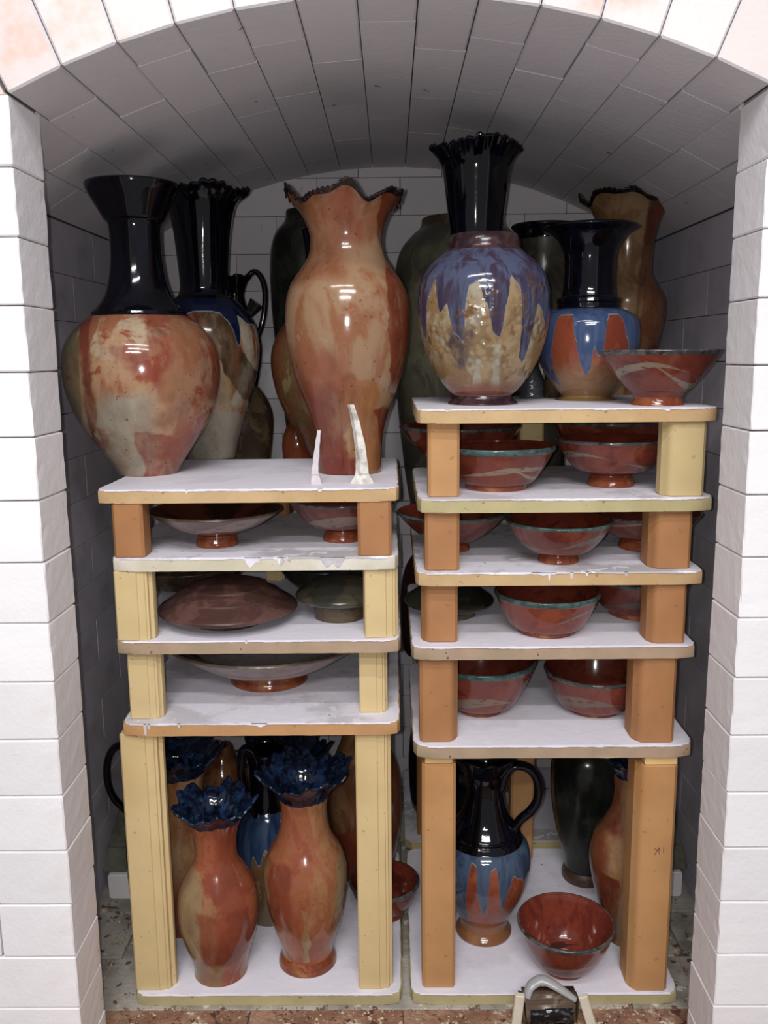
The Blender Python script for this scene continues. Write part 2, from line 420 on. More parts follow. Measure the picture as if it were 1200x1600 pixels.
# ============================================================ STRUCTURE
YF = 0.894; YP = 0.974; YB = 1.667; HX = 0.362; WX = 0.465
ZS = CZ+0.248; RA = 0.831; ZC0 = CZ+0.331-RA        # arch circle centre height
CH = 0.0655; G = 0.0011
ZJ = [CZ+0.248-CH*k for k in range(0, 18)]          # course joints downward
def setting(name, me, mat): o = link(name, me, mat); o['kind'] = 'structure'; return o
def irregular(bm, amt, seed):
    rr = random.Random(seed)
    for v in bm.verts: v.co += Vector((rr.uniform(-amt, amt), rr.uniform(-amt, amt), rr.uniform(-amt, amt)))
    return bm
_bc = {}
def add_brick(parent, x0, x1, y0, y1, z0, z1, mat, bev=0.0014, jit=0.0006):
    key = (round(x1-x0, 3), round(y1-y0, 3), round(z1-z0, 3), mat.name, random.randint(0, 3))
    if key not in _bc:
        bm = box_bm(-(x1-x0)/2+G/2, (x1-x0)/2-G/2, -(y1-y0)/2+G/2, (y1-y0)/2-G/2, -(z1-z0)/2+G/2, (z1-z0)/2-G/2, bev)
        if mat is M_FRONT:
            bmesh.ops.subdivide_edges(bm, edges=[e for e in bm.edges if e.calc_length() > 0.03], cuts=4, use_grid_fill=True); irregular(bm, 0.00015, len(_bc)+99)
            rq = random.Random(len(_bc))
            for v in bm.verts:
                if abs(v.co.y) > (y1-y0)/2-0.003 and abs(v.co.x) > (x1-x0)/2-0.003 and rq.random() < 0.5: v.co *= 1-rq.random()*0.008
        if mat is not M_FRONT: irregular(bm, 0.0003, len(_bc))
        _bc[key] = bm_done(bm); _bc[key].materials.append(mat)
    o = link('brick', _bc[key], None, parent)
    j = lambda: random.uniform(-jit, jit)
    o.location = Vector(((x0+x1)/2+j(), (y0+y1)/2+j(), (z0+z1)/2)); return o
# --- front pillars (wall_front): a core behind the bricks
bm = bmesh.new()
for s in (-1, 1):
    box_bm(*(sorted((s*(HX+0.006), s*0.80))), YF+0.006, YP-0.006, -0.09, ZS-0.01, bm=bm)
wf = setting('wall_front', bm_done(bm), M_GAP)
for s in (-1, 1):
    for k in range(17):
        z1, z0 = ZJ[k], ZJ[k+1]
        if z1 < -0.02: break
        cut = 0.125 if (k % 2 == 0) else 0.23
        if s < 0: cut = 0.23 if k < 9 else (0.083 if k in (9, 10, 11, 12, 13) else 0.115)
        xs = [HX, HX+cut, HX+cut+0.2]
        for a, b in zip(xs[:-1], xs[1:]):
            xa, xb = sorted((s*a, s*b))
            add_brick(wf, xa, xb, YF, YP, z0, z1, M_FRONT)
# --- side walls
def side_wall(s, name):
    w_ = setting(name, bm_done(box_bm(*(sorted((s*(WX+0.004), s*(WX+0.10)))), YP-0.05, YB+0.11, -0.09, CZ+0.20)), M_GAP)
    L = 0.2
    for k in range(1, 17):
        z1, z0 = (ZJ[k] if k > 1 else CZ+0.1905), ZJ[k+1]
        if k == 1: z0 = ZJ[2]
        if z1 < -0.05: break
        y = YP-0.04 - (L/2 if k % 2 else 0)
        while y < YB:
            a, b = max(y, YP-0.04), min(y+L, YB)
            if b-a > 0.02:
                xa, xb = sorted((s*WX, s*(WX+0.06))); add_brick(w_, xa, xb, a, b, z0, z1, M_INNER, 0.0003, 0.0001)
            y += L
    return w_
side_wall(-1, 'wall_left'); side_wall(1, 'wall_right')
# --- back wall
wb = setting('wall_back', bm_done(box_bm(-WX-0.05, WX+0.05, YB+0.004, YB+0.10, -0.09, CZ+0.40)), M_GAP)
z = ZJ[0]+CH*2; k = 0
while z > -0.05:
    x = -WX-0.04 - (0.075 if k % 2 else 0)
    while x < WX+0.04:
        a, b = max(x, -WX-0.04), min(x+0.15, WX+0.04)
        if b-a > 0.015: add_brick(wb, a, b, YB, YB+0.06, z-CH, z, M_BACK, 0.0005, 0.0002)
        x += 0.15
    z -= CH; k += 1
# --- ceiling: the barrel arch of long bricks, rows staggered in depth
half_all = math.asin((WX+0.02)/RA); half_front = math.asin(HX/RA); rows = 13; dth = 2*half_front/rows
def arc_shell(r0_, r1_, a0, a1, y0, y1, nseg=1):
    vs = []; 
    for i in range(nseg+1):
        a = a0+(a1-a0)*i/nseg
        for r in (r0_, r1_):
            for y in (y0, y1): vs.append((r*math.sin(a), y, ZC0+r*math.cos(a)))
    fs = []
    for i in range(nseg):
        b = i*4; c = b+4
        fs += [(b, b+1, c+1, c), (b+2, c+2, c+3, b+3), (b, c, c+2, b+2), (b+1, b+3, c+3, c+1)]
    fs += [(0, 2, 3, 1), (nseg*4, nseg*4+1, nseg*4+3, nseg*4+2)]
    bm = bmesh.new(); v = [bm.verts.new(p) for p in vs]
    for f in fs: bm.faces.new([v[i] for i in f])
    return bm
ce = setting('ceiling', bm_done(arc_shell(RA+0.006, RA+0.19, -half_all-0.02, half_all+0.02, YF+0.006, YB+0.1, 40)), M_GAP)
BL = 0.185
for i in range(-2, rows+2):
    a0 = -half_front + i*dth; a1 = a0+dth
    inner_only = i < 0 or i >= rows
    gy = G*0.22/RA * (2.6 if i == 7 else 1)
    ys = YF if not inner_only else YP+0.001
    offs = [0.105, 0.185, 0.07, 0.15][(i+4) % 4]
    y = ys; first = True
    while y < YB:
        e = min(y + (offs if first else BL), YB+0.02)
        if YB-e < 0.03: e = YB+0.02
        rj = random.uniform(-0.0002, 0.0002)
        bm = arc_shell(RA+rj, RA+0.17, a0+gy+0.0004, a1-gy-0.0004, y+(0 if first else 0.0002), e-0.0002, 1)
        if first: bmesh.ops.bevel(bm, geom=list(bm.edges), offset=0.0020, segments=1, affect='EDGES')
        me = bm_done(bm)
        if first and not inner_only:
            me.materials.append(M_CEIL); me.materials.append(M_ARCHF)
            for p in me.polygons:
                if p.normal.y < -0.9: p.material_index = 1
            link('brick', me, None, ce)
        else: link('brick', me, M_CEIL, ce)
        y = e; first = False
# skewback fillers beside the arch on the front
for s in (-1, 1):
    xa, xb = sorted((s*(HX+0.076), s*0.80)); 
    p0 = Vector((s*(HX+0.004), 0, ZS)); d = Vector((s*0.4356, 0, 0.90))
    q = p0+d*0.17
    poly = [(p0.x, p0.z), (s*0.80, p0.z), (s*0.80, q.z), (q.x, q.z)]
    bm = bmesh.new()
    a = [bm.verts.new((x_, YF+0.002, z_)) for x_, z_ in poly]; b = [bm.verts.new((x_, YP, z_)) for x_, z_ in poly]
    bm.faces.new(a); bm.faces.new(b[::-1])
    for i in range(4): bm.faces.new((a[i], b[i], b[(i+1) % 4], a[(i+1) % 4]))
    link('skewback_brick', bm_done(bm), M_ARCHF, wf)
# --- floor
n = NT('floor_brick_dirty')
c_ = n.mix(n.step(n.noise(14, detail=5, seed=3), 0.4, 0.65), H('b4aea4'), H('8e887e'))
c_ = n.mix(n.m('MULTIPLY', n.step(n.noise(60, detail=3, seed=5), 0.60, 0.66), 0.9), c_, H('5a3c2c'))
c_ = n.mix(n.m('MULTIPLY', n.step(n.noise(48, detail=3, seed=15), 0.66, 0.7), 0.9), c_, H('d8d0c4'))
n.bump(n.noise(90, detail=5), 0.6, 0.003); M_FLOOR = n.done(c_, 0.9)
n = NT('floor_debris_red')
c_ = n.mix(n.step(n.noise(20, detail=6, seed=3, rough=0.7), 0.38, 0.62), H('8c6350'), H('b08a70'))
c_ = n.mix(n.step(n.noise(70, detail=4, seed=5), 0.56, 0.64), c_, H('5a3428'))
c_ = n.mix(n.step(n.noise(26, detail=6, seed=25, rough=0.7), 0.60, 0.64), c_, H('d9cdb8'))
n.bump(n.noise(80, detail=6, rough=0.7), 0.9, 0.005); M_DEB = n.done(c_, 0.9)
fl = setting('floor', bm_done(box_bm(-0.80, 0.80, 0.55, YB+0.1, -0.09, -0.004)), M_GAP)
y = 0.60; k = 0
while y < YB:
    e = y+0.102 if y > 0.9 else y+0.107
    x = -0.49 - (0.1 if k % 2 else 0)
    while x < 0.49:
        a, b = max(x, -0.49), min(x+0.2, 0.49)
        if b-a > 0.02: add_brick(fl, a, b, y, min(e, YB), -0.05, 0.0, M_DEB if y < 1.0 else M_FLOOR, 0.0012, 0.0005)
        x += 0.2
    y = e; k += 1
# crumbs lying on the hearth
bm = bmesh.new()
rr = random.Random(5)
for i in range(1500):
    x = rr.uniform(-0.36, 0.36) if i % 4 else rr.choice((-1, 1))*rr.uniform(0.33, 0.44); y = rr.uniform(0.955, 1.027) if i % 4 else rr.uniform(1.0, 1.3)
    if i % 4 == 0 and abs(x) < 0.385: x = 0.40*(1 if x > 0 else -1)
    s_ = rr.choice((0.0008, 0.001, 0.0013, 0.0022)) * rr.uniform(0.7, 1.3)
    vs = [bm.verts.new((x+dx*s_*rr.uniform(.5, 1.3), y+dy*s_*rr.uniform(.5, 1.3), 0.0003+max(0, dz)*s_*0.9)) for dx, dy, dz in ((-1, -1, 0), (1, -1, 0), (1, 1, 0), (-1, 1, 0), (0, 0, 1.2))]
    for f in ((0, 1, 4), (1, 2, 4), (2, 3, 4), (3, 0, 4), (3, 2, 1, 0)): bm.faces.new([vs[j] for j in f])
cr = link('debris', bm_done(bm), simple('crumbs', 'b29c86', 0.9, 0.5, 60, 0.2, None, 0, '6a4030'))
tag(cr, 'small crumbs of brick and glaze scattered on the hearth in front of the shelves', 'debris', kind='stuff')

# ============================================================ SHELVES
YS = 1.03; TH = 0.0165
def shelf(label, y_top, xl, xr, kind, wash=0, depth_=0.305, Yf=YS, th=TH, z_top=None, group='kiln shelves holding the pots', cham=0.012, tilt=0, drips=()):
    z1 = at_y((xl+xr)/2, y_top, Yf).z if z_top is None else z_top
    zm = z1-th/2
    ym = y_top+8
    x0, x1 = at_y(xl, ym, Yf).x, at_y(xr, ym, Yf).x
    root = empty('kiln_shelf', (0, 0, 0)); root.location = ((x0+x1)/2, Yf, z1-th)
    hx = (x1-x0)/2; rr = random.Random(int(y_top*7+xl))
    def outline(ins, jit):
        pts = []
        crn = [(-hx+ins, ins), (hx-ins, ins), (hx-ins, depth_-ins), (-hx+ins, depth_-ins)]
        dirs = [((0, 1), (1, 0)), ((-1, 0), (0, 1)), ((0, -1), (-1, 0)), ((1, 0), (0, -1))]
        for (cx, cy), (d0, d1) in zip(crn, dirs):
            c = cham
            pts += [(cx+d0[0]*c, cy+d0[1]*c), (cx+(d0[0]+d1[0])*c*0.28, cy+(d0[1]+d1[1])*c*0.28), (cx+d1[0]*c, cy+d1[1]*c)]
        out = []
        for i in range(len(pts)):
            a, b = pts[i], pts[(i+1) % len(pts)]
            L = math.hypot(b[0]-a[0], b[1]-a[1]); m_ = max(1, int(L/0.010)) if jit else 1
            for k in range(m_):
                t = k/m_; out.append((a[0]+(b[0]-a[0])*t+rr.uniform(-jit, jit), a[1]+(b[1]-a[1])*t+rr.uniform(-jit, jit)))
        return out
    link('slab', bm_done(prism_bm(outline(0, 0.0005), 0, th-0.001, bev=0.0022, seg=2), True, 40), SHELFM[kind], root)
    bm = prism_bm(outline(0.0012, 0.0009), th-0.0016, th, bev=0.0004)
    def curtain(xa, xb, lens):
        k_ = len(lens); f_ = [-0.0011, 0.0012]
        rows_ = []
        for i_, l_ in enumerate(lens):
            X = xa+(xb-xa)*i_/(k_-1)
            rows_.append([bm.verts.new((X, f_[0]+0.0005, th-0.0003)), bm.verts.new((X, f_[0], th-0.0012)), bm.verts.new((X, f_[0]+0.0003, th-0.0012-l_)), bm.verts.new((X, f_[1], th-0.0014-l_)), bm.verts.new((X, f_[1], th-0.0003))])
        for a_, b_ in zip(rows_[:-1], rows_[1:]):
            for q_ in range(5): bm.faces.new((a_[q_], a_[(q_+1) % 5], b_[(q_+1) % 5], b_[q_]))
        bm.faces.new(rows_[0][::-1]); bm.faces.new(rows_[-1])
    nn = 150; ln_ = []; cur = 0.0006
    for i_ in range(nn): cur = max(0.0001, min(0.0016, cur+rr.uniform(-0.00035, 0.00035))); ln_.append(cur)
    curtain(-hx+cham, hx-cham, ln_)
    for dx, ln, wd in drips:
        X = at_y(dx, ym, Yf).x-(x0+x1)/2; m_ = max(5, int(wd/0.0017))
        lens = [max(0.0002, ln*(math.sin(math.pi*i_/(m_-1))**0.4)*(0.72+0.28*math.sin(i_*0.8+dx))) for i_ in range(m_)]
        if wd < 0.007: lens = [0.0002]+[ln*rr.uniform(0.85, 1) for _ in range(m_-2)]+[0.0002]
        curtain(X-wd/2, X+wd/2, lens)
    link('kiln_wash', bm_done(bm), WASH[wash], root)
    tag(root, label, 'kiln shelf', group)
    return dict(z=z1, zb=z1-th, Y0=Yf, x0=x0, x1=x1, o=root)
L0 = shelf('top shelf of the left stack with a cream edge, under the big round vase', 764, 148, 623, 'tan', 0, drips=((292, .004, .003), (500, .003, .006)))
L1 = shelf('chalky white edged shelf in the left stack, second from the top', 871, 171, 622, 'white', 1, drips=((395, .012, .02), (440, .009, .012), (520, .013, .03)))
L2 = shelf('taupe edged shelf in the left stack under the mauve lidded dish', 1001, 178, 626, 'taupe', 0, drips=((385, .003, .003),))
L3 = shelf('orange tan edged shelf in the left stack under the wide platter', 1130, 188, 625, 'orange', 2, drips=((227, .015, .004), (233, .007, .003), (280, .005, .003), (405, .004, .02)))
L4 = shelf('bottom shelf of the left stack standing on the hearth, olive edge', 1553, 209, 628, 'olive', 0, 0.345, z_top=TH)
R0 = shelf('top shelf of the right stack with a tan edge, under the blue and ochre vase', 638, 652, 1126, 'tan', 0, drips=((700, .003, .008), (1040, .004, .012)))
R1 = shelf('greenish cream edged shelf in the right stack, second from the top', 779, 653, 1120, 'olive', 2, cham=0.016)
R2 = shelf('orange edged shelf in the right stack with white wash drips, third from the top', 894, 650, 1103, 'tan', 1, drips=((858, .009, .003), (893, .007, .004), (917, .004, .003), (978, .005, .004), (850, .003, .03)))
R3 = shelf('chipped grey brown shelf in the right stack, fourth from the top', 1010, 643, 1090, 'taupe', 0)
R4 = shelf('grey brown shelf in the right stack just above the tall orange posts', 1165, 646, 1087, 'taupe', 0, cham=0.018)
R5 = shelf('bottom shelf of the right stack standing on the hearth, olive edge', 1554, 642, 1061, 'olive', 0, 0.345, z_top=TH)
# rear stack behind
YR = 1.38
def rear_shelf(label, z, xa, xb, kind='grey'):
    P = at_y(0, 800, YR); px = lambda X: 612+X*F/YR
    return shelf(label, 800, 0, 0, kind, 1, 0.275, Yf=YR, z_top=z) if False else _rear(label, z, xa, xb, kind)
def _rear(label, z, xa, xb, kind):
    root = empty('kiln_shelf', ((xa+xb)/2, YR, z-TH)); hx = (xb-xa)/2; c = 0.012
    poly = [(-hx, c), (-hx+c, 0), (hx-c, 0), (hx, c), (hx, 0.275-c), (hx-c, 0.275), (-hx+c, 0.275), (-hx, 0.275-c)]
    link('slab', bm_done(prism_bm(poly, 0, TH-0.001, bev=0.002), True, 40), SHELFM[kind], root)
    link('kiln_wash', bm_done(prism_bm([(x*0.995, y*0.995+0.001) for x, y in poly], TH-0.0015, TH)), WASH[1], root)
    tag(root, label, 'kiln shelf', 'rear kiln shelves'); return dict(z=z, zb=z-TH)
RL4 = _rear('lowest rear shelf behind the left stack, just above floor level', TH+0.010, -0.37, 0.0, 'olive')
RR4 = _rear('lowest rear shelf behind the right stack with an olive front edge', TH+0.010, 0.018, 0.375, 'olive')
RL1 = _rear('middle rear shelf behind the left stack, below the platter', CZ-0.56, -0.37, -0.01, 'grey')
RR1 = _rear('middle rear shelf behind the right stack', CZ-0.52, 0.035, 0.385, 'grey')
RL0 = _rear('upper rear shelf behind the left stack carrying the rear vases', CZ-0.197, -0.37, -0.012, 'grey')
RR0 = _rear('upper rear shelf behind the right stack carrying the tall olive jar', CZ-0.262, 0.035, 0.385, 'grey')
# --- props under the lowest rear shelves
for s_, wd in ((-1, 'left'), (1, 'right')):
    o = link('soft_brick', bm_done(irregular(box_bm(-0.022, 0.022, -0.05, 0.05, 0, 0.042, 0.003, 2), 0.0008, 3)), M_FRONT)
    o.location = (s_*0.428, 1.31, 0.0005); tag(o, 'small white soft brick on the kiln floor by the %s wall' % wd, 'brick')
    bm = bmesh.new()
    pr = [(-0.032, -0.045, 0), (0.032, -0.045, 0), (0.032, 0.075, 0), (-0.032, 0.075, 0), (-0.03, -0.02, 0.03), (0.03, -0.02, 0.03), (0.03, 0.07, 0.07), (-0.03, 0.07, 0.07)]
    vs = [bm.verts.new(p) for p in pr]
    for f in ((3, 2, 1, 0), (4, 5, 6, 7), (0, 1, 5, 4), (1, 2, 6, 5), (2, 3, 7, 6), (3, 0, 4, 7)): bm.faces.new([vs[i] for i in f])
    bmesh.ops.bevel(bm, geom=list(bm.edges), offset=0.003, segments=2, affect='EDGES')
    bmesh.ops.subdivide_edges(bm, edges=list(bm.edges), cuts=2, use_grid_fill=True); irregular(bm, 0.0012, 8)
    o = link('brick_chunk', bm_done(bm), simple('ashy_green', '5e5f54', 0.8, 0.25, 60, 0.8, '2c2c24', 0.8))
    o.location = (s_*0.428, 1.31, 0.043); tag(o, 'ashy green crusted brick chunk on the white brick by the %s wall' % wd, 'brick')

# ============================================================ POSTS
def post_poly(w_, d, style, flip=1):
    h = w_/2
    if style == 'square':
        c = w_*0.09; return [(-h+c, 0), (h-c, 0), (h, c), (h, d-c), (h-c, d), (-h+c, d), (-h, d-c), (-h, c)]
    if style == 'cove':   # front corner on one side scooped out
        c = w_*0.08; k = w_*0.24
        pts = [(-h+c, 0), (h-k, 0), (h-k*0.72, k*0.10), (h-k*0.42, k*0.45), (h-k*0.30, k*0.85), (h, k*1.25), (h, d-c), (h-c, d), (-h+c, d), (-h, d-c), (-h, c)]
        return [(x*flip, y) for x, y in pts][::flip]
    q = w_*0.20; g = w_*0.035; b = w_*0.04
    return [(-h+b, 0), (h*0.22, 0), (h*0.26, g), (h*0.62, g), (h*0.66, g*2), (h-q*0.55, g*2.2), (h-q*0.5, q), (h-b*0.3, q*1.15), (h, q*1.5),
            (h, d*0.52), (h-g*1.6, d*0.55), (h-g*1.6, d-q), (h-q, d), (-h+q, d), (-h, d-q), (-h, b)]
POSTS = []
def post(label, lo, hi, xl, xr, yb, kind, style, flip=1, ztop=None, zb=None, d=None, group='kiln posts holding up the shelves', rz=0.0, bevel=0.0012):
    zb = lo['z'] if zb is None else zb
    zt = hi['zb'] if ztop is None else ztop
    if yb is not None: P = at_z((xl+xr)/2, yb, zb)
    w_ = (xr-xl)*depth(P)/F; d = d or w_*0.95
    o = link('kiln_post', bm_done(prism_bm(post_poly(w_, d, style, flip), 0.0002, zt-zb-0.0002, bev=bevel), True, 30), POSTM[kind])
    o.location = (P.x, max(P.y, YS+0.0015) if P.y < 1.2 else P.y, zb); o.rotation_euler = (0, 0, rz)
    tag(o, label, 'kiln post', group); return o, w_
Q = 'kiln posts holding up the shelves'
post('short orange post under the left corner of the left top shelf', L1, L0, 178, 226, 872, 'deep', 'square')
post('short orange post under the right corner of the left top shelf', L1, L0, 559, 612, 871, 'deep', 'square')
post('orange post at the back of the left stack behind the two footed bowls', L1, L0, 405, 452, 806, 'rear', 'square')
post('short yellow fluted post left of the mauve lidded dish', L2, L1, 183, 240, 1002, 'yellow', 'fluted')
post('short yellow fluted post right of the olive lidded jar', L2, L1, 571, 624, 997, 'yellow', 'fluted', rz=0.1)
post('yellow post at the back behind the mauve lidded dish', L2, L1, 416, 444, 907, 'yellow', 'fluted')
post('short yellow fluted post left of the wide platter', L3, L2, 204, 254, 1124, 'yellow', 'fluted')
post('short yellow fluted post right of the wide platter', L3, L2, 562, 606, 1114, 'yellow', 'fluted')
post('tall yellow fluted post at the front left of the bottom left shelf', L4, L3, 212, 273, 1548, 'yellow', 'fluted', d=0.036)
post('tall yellow fluted post at the front right of the bottom left shelf', L4, L3, 561, 614, 1546, 'yellow', 'fluted')
post('short light orange post under the left corner of the right top shelf', R1, R0, 669, 718, 777, 'orange', 'square')
post('short beige post under the right corner of the right top shelf', R1, R0, 1036, 1100, 776, 'beige', 'cove', -1, d=0.034)
post('beige post at the back of the right stack between two bowls', R1, R0, 812, 849, 733, 'beige', 'square')
post('short orange post left of the middle bowl with a small foot', R2, R1, 664, 718, 892, 'deep', 'square')
post('short orange post at the right end of the third right shelf', R2, R1, 1016, 1079, 889, 'deep', 'cove', -1)
post('short orange post in front of the dark lidded jar', R3, R2, 659, 715, 1004, 'deep', 'cove', -1)
post('short orange post with a grey smudge at the right end of the fourth right shelf', R3, R2, 1013, 1070, 1006, 'deep', 'cove', -1)
post('scuffed brown orange post at the left of the fifth right shelf', R4, R3, 656, 716, 1160, 'deep', 'cove', 1)
post('clean orange post at the right of the fifth right shelf', R4, R3, 990, 1053, 1161, 'deep', 'cove', -1)
zc1 = R4['zb']-0.0125
pl, wpl = post('tall orange post at the front left of the bottom right shelf', R5, R4, 660, 711, 1544, 'orange', 'square', ztop=zc1)
pr_, wpr = post('tall orange post with a pencilled mark at the front right of the bottom right shelf', R5, R4, 982, 1042, 1549, 'orange', 'cove', -1, ztop=zc1, d=0.05)
for p_, w_, nm in ((pl, wpl, 'left'), (pr_, wpr, 'right')):
    o = link('spacer_block', bm_done(irregular(box_bm(-w_*0.40, w_*0.40, 0.002, w_*0.8, 0, 0.0123, 0.001), 0.0004, 2)), POSTM['cream'])
    o.location = (p_.location.x+(0.004 if nm == 'right' else 0), p_.location.y, zc1+0.0001); tag(o, 'thin cream spacer block on top of the tall orange post at the %s' % nm, 'spacer')
# pencilled mark on the right tall post
bm = bmesh.new()
def stroke(a, b, w_=0.0006):
    a = Vector((a[0], 0, a[1])); b = Vector((b[0], 0, b[1])); t = (b-a).normalized(); s_ = Vector((-t.z, 0, t.x))*w_/2
    vs = [bm.verts.new(p+Vector((0, y_, 0))) for y_ in (-0.0003, 0.0003) for p in (a-s_, b-s_, b+s_, a+s_)]
    for f in ((0, 1, 2, 3), (7, 6, 5, 4), (0, 4, 5, 1), (1, 5, 6, 2), (2, 6, 7, 3), (3, 7, 4, 0)): bm.faces.new([vs[i] for i in f])
for a, b in (((-0.006, -0.005), (0.0, 0.005)), ((-0.006, 0.0035), (-0.001, 0.0005)), ((0.0, 0.005), (0.0, -0.004)), ((0.0055, 0.0055), (0.0055, -0.002))): stroke(a, b)
mk = link('pencil_mark', bm_done(bm), NT('pencil').done(H('4a3018'), 0.8), pr_); mk.location = (0.006, -0.0001, at_y(1020, 1330, pr_.location.y).z-pr_.location.z)
mk['label'] = 'small handwritten dark mark'
post('orange post at the back of the bottom right shelf behind the blue jug', R5, R4, 797, 833, 1343, 'orange', 'square', ztop=R4['zb'])
# rear posts
def rpost(label, x, lo, hi, kind='rear', y=YR+0.02, w_=0.045):
    o = link('kiln_post', bm_done(prism_bm(post_poly(w_, w_, 'square'), 0.0002, hi['zb']-lo['z']-0.0002, bev=0.001)), POSTM[kind])
    o.location = (x, y, lo['z']); tag(o, label, 'kiln post', 'rear kiln posts')
rpost('rear post seen in the gap between the two stacks near the floor', 0.062, RR4, RR1)
rpost('rear post beside the right wall near the floor', 0.345, RR4, RR1)
rpost('rear post by the left wall near the floor', -0.34, RL4, RL1)
rpost('rear post behind the centre of the left stack near the floor', -0.045, RL4, RL1)
rpost('upper rear post by the left wall', -0.34, RL1, RL0)
rpost('upper rear post behind the middle of the left stack', -0.045, RL1, RL0)
rpost('upper rear post in the right stack beside the gap', 0.062, RR1, RR0)
rpost('upper rear post beside the right wall', 0.345, RR1, RR0)

# ============================================================ POTS, TOP LEFT
def px2r(px, Y): return px*Y*1.0/F
G1 = glaze('glaze_round_vase', ['c79a70', 'b06a44', 'cdb592', 'a84e2e'], 13, 0.55, (0.47, 0.53, 0.60), seed=21,
   patches=[([(0, -1, -0.10), (-1, 0, -0.006), (1, 0, -0.062)], 'bfb49c', 0.014, 1.4), ([(1, 0.45, 0.078), (0, 1, 0.085)], '96402a', 0.012, 2.0), ([(1, -0.2, 0.004), (-1, 0.2, -0.036), (0, 1, 0.075), (0, -1, -0.20)], 'b07a50', 0.007, 1.1),
            ([(1, 0.1, 0.000), (-1, 0, -0.075), (0, -1, -0.055)], 'a85034', 0.003, 0.9), ([(0, 1, 0.140), (0, -1, -0.185), (-1, 0, -0.004), (1, 0, -0.055)], 'ac5644', 0.008, 1.5),
            ([(-1, 0, 0.058), (1, 0, -0.074)], '96462c', 0.002, 0.4), ([(-1, 0, 0.074)], '8e8258', 0.002, 0.4)], speck=0.5, rough=0.15)
V, C = vessel('vase', 'large round bellied vase with tall cobalt neck at the front left of the top shelf', 'vase', 232, (745, 45), L0['z'],
  [(729, 54, 'body'), (697, 75, 'body'), (666, 95, 'body'), (635, 109, 'body'), (600, 118, 'body'), (565, 119.5, 'body'), (538, 114, 'body'), (512, 96, 'body'), (492, 73, 'body', 0, 1),
   (488, 72, 'neck', 0, 1), (479, 63, 'neck'), (462, 51, 'neck'), (440, 44, 'neck'), (410, 39.5, 'neck'), (380, 38.5, 'neck'), (352, 40, 'neck'), (344, 46, 'neck', 0, 1), (325, 56, 'neck'), (300, 70, 'neck'), (289, 73, 'neck')],
  {'body': G1, 'neck': COB}, group='pots on the left top shelf')
G2 = glaze('glaze_second_vase', ['9a6a44', 'b8ab92', '8e4a30'], 12, 0.3, (0.50, 0.62), seed=31,
   patches=[([(-1, 0, -0.002), (0, 1, 0.10)], '8e4430', 0.002), ([(1, 0, 0.002), (-1, 0, -0.03), (0, 1, 0.05)], 'b89a70', 0.004),
            ([(1, 0.55, 0.10), (-1, -0.6, -0.150)], '4a3020', 0.001), ([(0, -1, -0.07), (1, 0, -0.06)], 'a8a290', 0.004)],
   drips=(0.221, [(-0.6, .01), (-0.2, .002), (0.1, .002), (0.3, .004), (0.42, .014), (0.58, .052), (0.68, .008), (0.85, .02)], '10203f', '0b1630'), speck=0.4)
V, C = vessel('vase', 'ruffled black topped vase standing behind the large round vase', 'vase', 331, (719, 37), L0['z'],
  [(700, 41, 'body'), (666, 51, 'body'), (635, 61, 'body'), (604, 71, 'body'), (570, 79, 'body'), (541, 82, 'body'), (510, 77, 'body'), (485, 62, 'body'), (466, 45, 'body', 0, 1),
   (460, 40, 'neck'), (445, 37, 'neck'), (400, 40, 'neck'), (354, 45, 'neck'), (325, 52, 'neck'), (310, 62, 'neck'), (300, 75, 'neck')],
  {'body': G2, 'neck': COB}, ruffle=dict(z0=0.78, pow=1.6, waves=[(0.03, 0.05, 5, 0.5), (0.012, 0.02, 29, 0)], jag=0.02), seg=180, group='pots on the left top shelf')
V, C = vessel('ewer', 'brown ewer with tall black handle, at the back left beside the wall', 'ewer', 376, (712, 42), RL0['z'],
  [(690, 50, 'body'), (655, 53, 'body'), (630, 47, 'body'), (612, 37, 'body'), (603, 30, 'body', 0, 1), (590, 33, 'neck'), (555, 39, 'neck'), (525, 37, 'neck'), (498, 26, 'neck'), (468, 15, 'neck'), (450, 17, 'neck'), (432, 25, 'neck')],
  {'body': BROWN, 'neck': BLACK}, Y=1.50, th=0.003, ruffle=dict(z0=0.92, pow=1, waves=[(0.05, 0.06, 6, 0)], jag=0.05), group='pots on the rear left shelf')
handle(V, C, [(385, 436), (392, 427), (400, 425), (409, 436), (414, 456), (413, 485), (408, 510), (401, 532)], 0.0045, BLACK, 0.0, 1.4)
sp = [unrot(V, at_y(a_, b_, C.y)-C) for a_, b_ in ((378, 508), (386, 495), (394, 483), (401, 473))]
link('spout', tube_mesh(sp, [0.004, 0.006, 0.010, 0.013], 16, 0.8), DOLIVE, V)
V, C = vessel('jar', 'tall black jar with a small neck behind the orange ruffled vase', 'jar', 492, (730, 38), RL0['z'],
  [(650, 45, 'body'), (560, 55, 'body'), (470, 62, 'body'), (400, 62, 'body'), (366, 54, 'body'), (346, 39, 'body'), (330, 36, 'body')],
  {'body': DOLIVE}, Y=1.585, group='pots on the rear left shelf')
G5 = glaze('glaze_mottled_rear', ['7a5a34', '8e4a2a', 'a08a5a'], 16, 0.4, (0.48, 0.6), seed=41, speck=0.4)
V, C = vessel('vase', 'olive and rust mottled vase peeking out behind the orange ruffled vase', 'vase', 516, (735, 27), RL0['z'],
  [(712, 30, 'body'), (680, 48, 'body'), (650, 66, 'body'), (610, 82, 'body'), (565, 89, 'body'), (530, 82, 'body'), (495, 60, 'body'), (460, 38, 'body', 0, 1), (430, 32, 'neck'), (390, 34, 'neck'), (360, 40, 'neck')],
  {'body': G5, 'neck': COB}, Y=1.425, group='pots on the rear left shelf')
